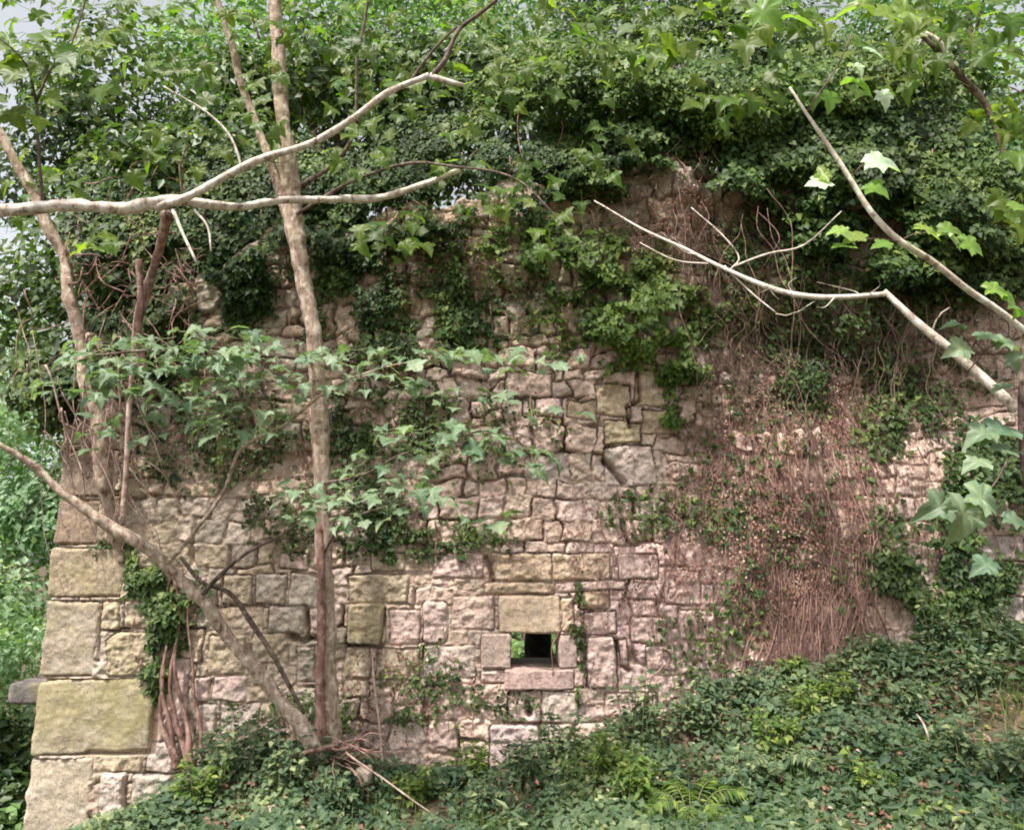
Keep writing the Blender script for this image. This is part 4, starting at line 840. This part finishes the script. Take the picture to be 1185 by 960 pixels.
for a in [
    ('loose leafy tree behind the left end of the wall, sky between its leaves', -5.6, 11.0, 7.2, (2.6, 1.8, 2.6), 12000, 'far', 601),
    ('dense dark tree behind the leaning trunk on the left', -5.0, 9.2, 4.2, (1.9, 1.2, 1.7), 7500, 'far', 602),
    ('mid green tree rising behind the upright maple trunk', -2.6, 10.0, 7.6, (2.2, 1.6, 2.0), 9000, 'far', 603),
    ('full green tree above the middle of the wall', .2, 10.4, 7.8, (2.4, 1.6, 2.3), 12000, 'far', 604),
    ('broad green tree above the highest masonry', 2.8, 10.2, 7.4, (2.2, 1.6, 2.4), 12000, 'far', 605),
    ('dark dense tree behind the ivy cap towards the right', 5.2, 9.8, 6.8, (2.2, 1.6, 2.6), 12000, 'far', 606),
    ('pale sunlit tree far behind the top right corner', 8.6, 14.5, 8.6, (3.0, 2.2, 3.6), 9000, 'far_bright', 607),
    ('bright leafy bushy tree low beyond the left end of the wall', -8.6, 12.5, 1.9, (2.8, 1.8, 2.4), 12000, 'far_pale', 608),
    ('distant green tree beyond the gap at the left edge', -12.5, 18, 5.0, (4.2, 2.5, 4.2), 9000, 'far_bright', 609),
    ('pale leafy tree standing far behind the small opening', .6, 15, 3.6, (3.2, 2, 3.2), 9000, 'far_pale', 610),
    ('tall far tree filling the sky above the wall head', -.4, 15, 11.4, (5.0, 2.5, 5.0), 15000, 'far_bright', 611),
    ('tall distant tree above the right end of the wall', 5.5, 17, 11.0, (5.0, 2.5, 5.0), 15000, 'far', 612),
    ('tall tree beyond the wall between the two far ones', 2.6, 13.0, 11.0, (3.4, 2.0, 3.0), 12000, 'far', 614),
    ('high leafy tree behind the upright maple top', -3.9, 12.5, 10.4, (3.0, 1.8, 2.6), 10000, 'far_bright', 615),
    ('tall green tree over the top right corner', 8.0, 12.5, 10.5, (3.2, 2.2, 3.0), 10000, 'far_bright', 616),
    ('rounded tree between the left trees and the wall', -3.8, 8.6, 5.9, (1.2, .9, 1.1), 4200, 'far', 613),
]: bgtree(*a)
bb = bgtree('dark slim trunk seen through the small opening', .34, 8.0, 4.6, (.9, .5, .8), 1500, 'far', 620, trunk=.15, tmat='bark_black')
bgtree('low hazel bush at the far left below the stone ledge', -5.1, 7.6, -.45, (.8, .7, .75), 5200, 'far', 621, leaf=(.07, .12), trunk=.03, name='hazel_bush')['category'] = 'bush'
bgtree('pale green bush beyond the left end of the wall', -7.0, 10.2, .5, (1.6, 1.0, 1.5), 7000, 'far_pale', 622, leaf=(.07, .12), trunk=.03, name='hazel_bush')['category'] = 'bush'
# stone sticking out of the wall's end
a = at(20, 811, 7.0); b_ = at(60, 787, 7.0)
block('projecting_stone', a[0], XL+.05, a[2], b_[2], 6.85, 7.15, (.13, .115, .11), .25, wall, 51, label='small grey mossy stone sticking out of the left end')
# ------------------------------------------------------------------ ground cover and plants
def gcover(name, label, n, seed, tm, mat, size, boxf, lift=(.01, .06), cat='ground cover', up=1.0, gap=-.3, droop=0.):
    r = np.random.default_rng(seed); x, y = boxf(r, int(n*1.8)); q = np.stack([x, y, 0*x], -1)
    k = fbm(q, 1.6, 3, seed)+r.normal(0, .15, len(x)) > gap; k &= (y < WY-.08) | (y > WY+WT) | (x < XL-.05)
    x, y = x[k][:n], y[k][:n]; m = len(x)
    bump_ = [0.10][0]*np.clip(fbm(np.stack([x, y, 0*x], -1), 2.2, 2, seed+3)+.3, 0, 1)
    P = np.stack([x, y, gzn(x, y)+r.uniform(*lift, m)*(1+bump_*9)], -1)
    N_ = np.stack([r.normal(0, .4, m), -.35+r.normal(0, .4, m), up+0*x], -1); a = r.uniform(0, 6.28, m)
    U_ = np.stack([np.cos(a), np.sin(a)-.3, -.2-droop+0*a], -1)
    o = leaf_obj(name, tm, [leaves(tm, P, N_, U_, r.uniform(*size, m), seed, np.clip(r.beta(2, 2.3, m)+.4*noise(P, 1.8, seed), 0, 1))], M[mat])
    return tag(o, label, cat, kind='stuff')
def near(r, n): return r.uniform(-5.5, 6.0, n), r.uniform(3.2, 6.5, n)
def nearwall(r, n): return r.uniform(-3.6, 6, n), r.uniform(4.6, 6.5, n)
def behind(r, n): return r.uniform(-12, 10, n), r.uniform(6.6, 14, n)
gcover('ivy_ground_cover', 'low ivy and herbs carpeting the bank below the wall', 48000, 701, IVY, 'herb', (.03, .065), near, (.01, .10), gap=-.3)
gcover('bramble_ground_cover', 'darker ivy mixed through the carpet on the bank', 16000, 702, OVAL, 'ivy', (.04, .08), near, (.0, .08), gap=.0)
gcover('weedy_ground_cover', 'narrow pale weed leaves standing through the ivy carpet', 9000, 705, LANCE, 'herb', (.05, .11), near, (.03, .11), gap=.0, up=.6)
gcover('leaf_litter', 'brown and tan dead leaves lying on the bank', 7000, 703, OVAL, 'dry', (.02, .055), near, (.004, .08), 'leaf litter', gap=-.05)
gcover('undergrowth', 'green undergrowth on the ground beyond the wall', 26000, 704, OVAL, 'far_bright', (.07, .14), behind, (.02, .22), 'undergrowth')
def grass_tufts():
    r = np.random.default_rng(720); n = 8000
    c = np.stack([r.uniform(-3.5, 5.5, 160), r.uniform(3.8, 6.3, 160)], -1); k = r.integers(0, 160, n)
    x = c[k, 0]+r.normal(0, .09, n); y = np.minimum(c[k, 1]+r.normal(0, .09, n), 6.35)
    P = np.stack([x, y, gzn(x, y)], -1); a = r.uniform(0, 6.28, n)
    U_ = np.stack([np.cos(a)*.5, np.sin(a)*.5, 1+0*a], -1); N_ = np.stack([-np.cos(a), -np.sin(a), .5+0*a], -1)
    o = leaf_obj('grass', BLADE, [leaves(BLADE, P, N_, U_, r.uniform(.06, .17, n), 721)], M['grass']); tag(o, 'thin grass tufts among the plants on the bank', 'grass', kind='stuff')
grass_tufts()
def herb(label, px, py, Y, h, nst, seed, mat='herb', leaf=(.045, .085), tm=OVAL, wide=.5, name='nettle_plant', cat='plant', group='leafy plants on the bank', per=16):
    r = np.random.default_rng(seed); p = at(px, py, Y); x, y = p[0], Y; zb = float(gzn(np.array(x), np.array(y)))-.01
    t = thing(name, label, cat, (x, y, zb), group); mb = MB(); Ps, Ns, Us, Ss = [], [], [], []
    for s in range(nst):
        a = r.uniform(0, 6.28); l = h*r.uniform(.6, 1.1); sp_ = wide*r.uniform(.1, 1)*l
        base = np.array([x+r.normal(0, .05), y+r.normal(0, .04), zb]); tip = base+[math.cos(a)*sp_, math.sin(a)*sp_*.7, l]; mid = (base+tip)/2+[0, 0, l*.12]
        tube(mb, [base, mid, tip], [.004, .003, .0015], 4, 0, .01, 8)
        for k in range(per):
            u = r.uniform(.25, 1); q = (1-u)**2*base+2*u*(1-u)*mid+u*u*tip; b = r.uniform(0, 6.28); dr = np.array([math.cos(b), math.sin(b), r.uniform(-.3, .2)])
            Ps.append(q+dr*.015); Us.append(dr); Ns.append([r.normal(0, .3), -.35+r.normal(0, .25), 1]); Ss.append(r.uniform(*leaf)*(1.15-.4*u))
    mb.build('stem', M['herb_stem'], t)
    leaf_obj('foliage', tm, [leaves(tm, np.array(Ps), np.array(Ns), np.array(Us), np.array(Ss), seed)], M[mat], t)
    return t
M['herb_stem'] = strandmat('herb_stem', (.10, .13, .05), (.24, .2, .10))
for a in [
    ('leafy green plant against the wall foot under the pink stone', 545, 920, 6.1, .42, 9, 801), ('bushy plant right of the pink stone at the wall foot', 650, 905, 6.1, .40, 10, 802),
    ('tall lush plant below the pink stones, left of the brown stems', 745, 885, 6.0, .50, 13, 803), ('broad plant at the middle of the bank foot', 700, 935, 5.6, .36, 12, 804),
    ('dense green plant filling the left corner beside the cornerstones', 270, 915, 5.9, .50, 14, 805), ('low bluish plant by the roots of the maple', 330, 935, 5.7, .40, 12, 806),
    ('leafy plant in front of the pale cornerstones', 225, 955, 5.7, .38, 10, 807), ('plant with fresh leaves behind the maple roots', 310, 875, 6.15, .34, 10, 808),
    ('plant at the wall foot below the dead ivy curtain', 860, 800, 6.2, .26, 8, 809), ('clump of herbs high on the bank', 960, 800, 6.0, .26, 9, 810),
    ('dark leafy clump under the right end of the wall', 1095, 775, 6.2, .42, 11, 811), ('leafy clump at the right border of the bank', 1165, 785, 6.0, .42, 11, 812),
    ('spreading plant in the middle of the right bank', 905, 865, 5.5, .30, 11, 813), ('green clump on the lower right bank', 1110, 905, 5.0, .34, 12, 814),
    ('plant near the bottom border, right of centre', 850, 950, 5.2, .30, 11, 815), ('small plant on the bank beside the bare soil', 1010, 925, 4.9, .26, 9, 816),
    ('bushy plant at the right bottom corner', 1170, 945, 4.7, .34, 12, 817), ('short plant at the middle bottom border', 560, 960, 5.5, .28, 9, 818), ('low weedy plant hiding the foot of the dead ivy curtain', 920, 782, 6.35, .2, 12, 828), ('low weedy plant at the wall foot right of the dead ivy curtain', 1010, 765, 6.35, .22, 12, 829), ('spindly weed at the wall foot left of the dead ivy curtain', 820, 812, 6.3, .2, 9, 830),
    ('small plant right of the maple roots', 480, 950, 5.8, .26, 8, 819),
    ('tangled dark plant where the wall foot meets the bank, below the opening', 600, 935, 5.9, .40, 14, 820), ('plant climbing the mound right of the thick ivy stems', 250, 870, 6.2, .32, 12, 821),
    ('bluish green clump on the bank under the dead ivy', 930, 840, 5.8, .26, 12, 822), ('green clump above the curved pale twig', 1050, 820, 5.7, .26, 12, 823),
    ('bright clump on the right bank above the bowed twig', 1140, 820, 5.7, .26, 12, 824), ('dark plant at the bottom border left of the bright fern', 740, 965, 5.3, .34, 14, 825),
    ('leafy plant below the sloping end of the pink stones', 800, 850, 6.1, .30, 12, 826), ('low plant hiding the left end of the fallen twig', 390, 945, 5.6, .30, 13, 827),
]: herb(*a[:7], mat='herb' if a[6] % 3 else 'ivy_light')
def fern(label, px, py, Y, L, n, seed, mat='ivy_light'):
    r = np.random.default_rng(seed); p = at(px, py, Y); x, y = p[0], Y; zb = float(gzn(np.array(x), np.array(y)))
    t = thing('fern', label, 'fern', (x, y, zb), 'ferns on the bank'); Ps, Ns, Us, Ss = [], [], [], []; mb = MB()
    for s in range(n):
        a = 2*math.pi*s/n+r.normal(0, .2); l = L*r.uniform(.7, 1.1); b = np.array([x, y, zb]); d = np.array([math.cos(a), math.sin(a), 0])
        pts = [b, b+d*l*.35+[0, 0, l*.5], b+d*l*.75+[0, 0, l*.55], b+d*l+[0, 0, l*.38]]; C_ = catmull(pts, 24); tube(mb, pts, [.004, .001], 4, 0, 0, 12)
        side = np.array([-d[1], d[0], 0])
        for k in range(3, 24):
            for sg in (-1, 1):
                Ps.append(C_[k]); Us.append(side*sg+d*.45+[0, 0, -.15]); Ns.append([r.normal(0, .1), -.2, 1]); Ss.append(l*.26*math.sin(math.pi*(k+2)/27)**.7)
    mb.build('stem', M['herb_stem'], t); leaf_obj('frond', LANCE, [leaves(LANCE, np.array(Ps), np.array(Ns), np.array(Us), np.array(Ss), seed)], M[mat], t)
fern('bright yellow-green fern at the bottom border under the tall lush plant', 800, 960, 5.1, .38, 9, 901);
fern('bluish fern in the middle of the right bank', 900, 905, 5.3, .34, 10, 903, 'herb')
# stems rooted at the left foot of the wall
iv = thing('old_ivy_plant', 'few thick brown ivy stems rising at the wall foot left of the maple', 'ivy stem', at(215, 880, 6.35), None)
rr = np.random.default_rng(12); mb = MB()
for k in range(5):
    x0 = 186+k*9+rr.normal(0, 3); P = [(x0+12+rr.normal(0, 4), 890, 6.36), (x0+6, 850, 6.38), (x0, 810, 6.4), (x0-4+rr.normal(0, 5), 770, 6.4), (x0+rr.normal(0, 10), 720, 6.42), (x0+rr.normal(0, 14), 670, 6.42)]
    tube(mb, bpath(P), [rr.uniform(.02, .032), rr.uniform(.016, .022), .010, .006], 9, .35, .05, 60, None, k)
pieces(mb, 'stem', M['vine'], iv)
# root tangle and fallen twigs
rt = thing('root_tangle', 'tangle of reddish roots and dead stems spreading right of the maple base', 'roots', at(420, 900, 5.95), None)
mb = MB()
for k in range(13):
    x0, y0 = 388+rr.normal(0, 8), 872+rr.normal(0, 8); a = rr.uniform(-.5, 1.5); l = rr.uniform(25, 75); P = []
    for s_ in np.linspace(0, 1, 6):
        q = at(x0+l*s_*math.cos(a), y0+l*s_*math.sin(a)*.8, 6.0-.5*s_)
        P.append([q[0], q[1], max(q[2], float(gzn(q[0], q[1]))+.0)+.03*math.sin(s_*3.1)*rr.random()])
    tube(mb, P, [rr.uniform(.004, .013), .002], 5, .15, .07, 24, None, k)
pieces(mb, 'root', M['vine'], rt)
mb = MB(); branch(mb, [(335, 875, 5.8), (360, 870, 5.8), (392, 862, 5.85)], [.014, .018, .014], 3, 7, .15, .01); o = mb.build('root', M['vine'], rt)
for lab, P, R in [('thin leaning dead stem against the wall right of the maple', [(443, 900, 6.3), (440, 840, 6.38), (433, 790, 6.4), (430, 750, 6.4)], [.012, .011, .009, .006]),
                  ('curved pale twig standing on the right bank', [(1070, 905, 5.2), (1078, 870, 5.25), (1070, 840, 5.3), (1060, 825, 5.35)], [.006, .008, .007, .004]),
                  ('bowed pale twig at the right of the bank', [(1120, 845, 5.4), (1138, 848, 5.35), (1152, 868, 5.3)], [.007, .007, .006]),
                  ('reddish stick lying at the wall foot under the pink stones', [(770, 855, 6.1), (805, 835, 6.2), (845, 820, 6.3)], [.012, .012, .008]),
                  ('long straight twig crossing the plants at the bottom left', [(400, 870, 5.7), (450, 905, 5.6), (500, 940, 5.5)], [.008, .007, .005])]:
    mb = MB(); branch(mb, P, R, 5, 6, .15, .01); o = mb.build('fallen_twig', M['vine_pale'])
    tag(o, lab, 'twig', 'dead twigs at the foot of the wall')
# pale stones lying by the roots
for k, (px, py, Y, s_, lab) in enumerate([(420, 895, 5.9, .07, 'small pale rock in the roots right of the maple'), (315, 940, 5.6, .05, 'small pale rock among the plants at the bottom left'), (470, 800, 6.38, .05, 'pale rock lodged in ivy on the lower wall')][:2]):
    p = at(px, py, Y); o = block('rock', p[0]-s_, p[0]+s_, p[2]-s_, p[2]+s_*.8, Y-s_, Y+s_, (.55, .42, .34), 0, None, 70+k, rad=s_*.6, amp=.02, n=14)
    tag(o, lab, 'rock', 'loose rocks')
# fine leafless runners hanging in front of the brown hollow
hv = thing('hanging_vine', 'thin bare runners looping down the brown hollow on the right', 'vine', at(820, 240, 6.1))
mb = MB(); rr = np.random.default_rng(31)
for k in range(9):
    x0, y0 = rr.uniform(770, 900), rr.uniform(215, 260); dx = rr.normal(30, 35); l = rr.uniform(80, 260)
    P = [(x0+dx*s_+12*math.sin(s_*5+k), y0+l*s_, 6.2-.25*math.sin(s_*3.1)) for s_ in np.linspace(0, 1, 7)]
    tube(mb, bpath(P), [.002, rr.uniform(.002, .004), .0015], 4, 0, .12, 30, None, k)
pieces(mb, 'stem', M['vine'], hv)
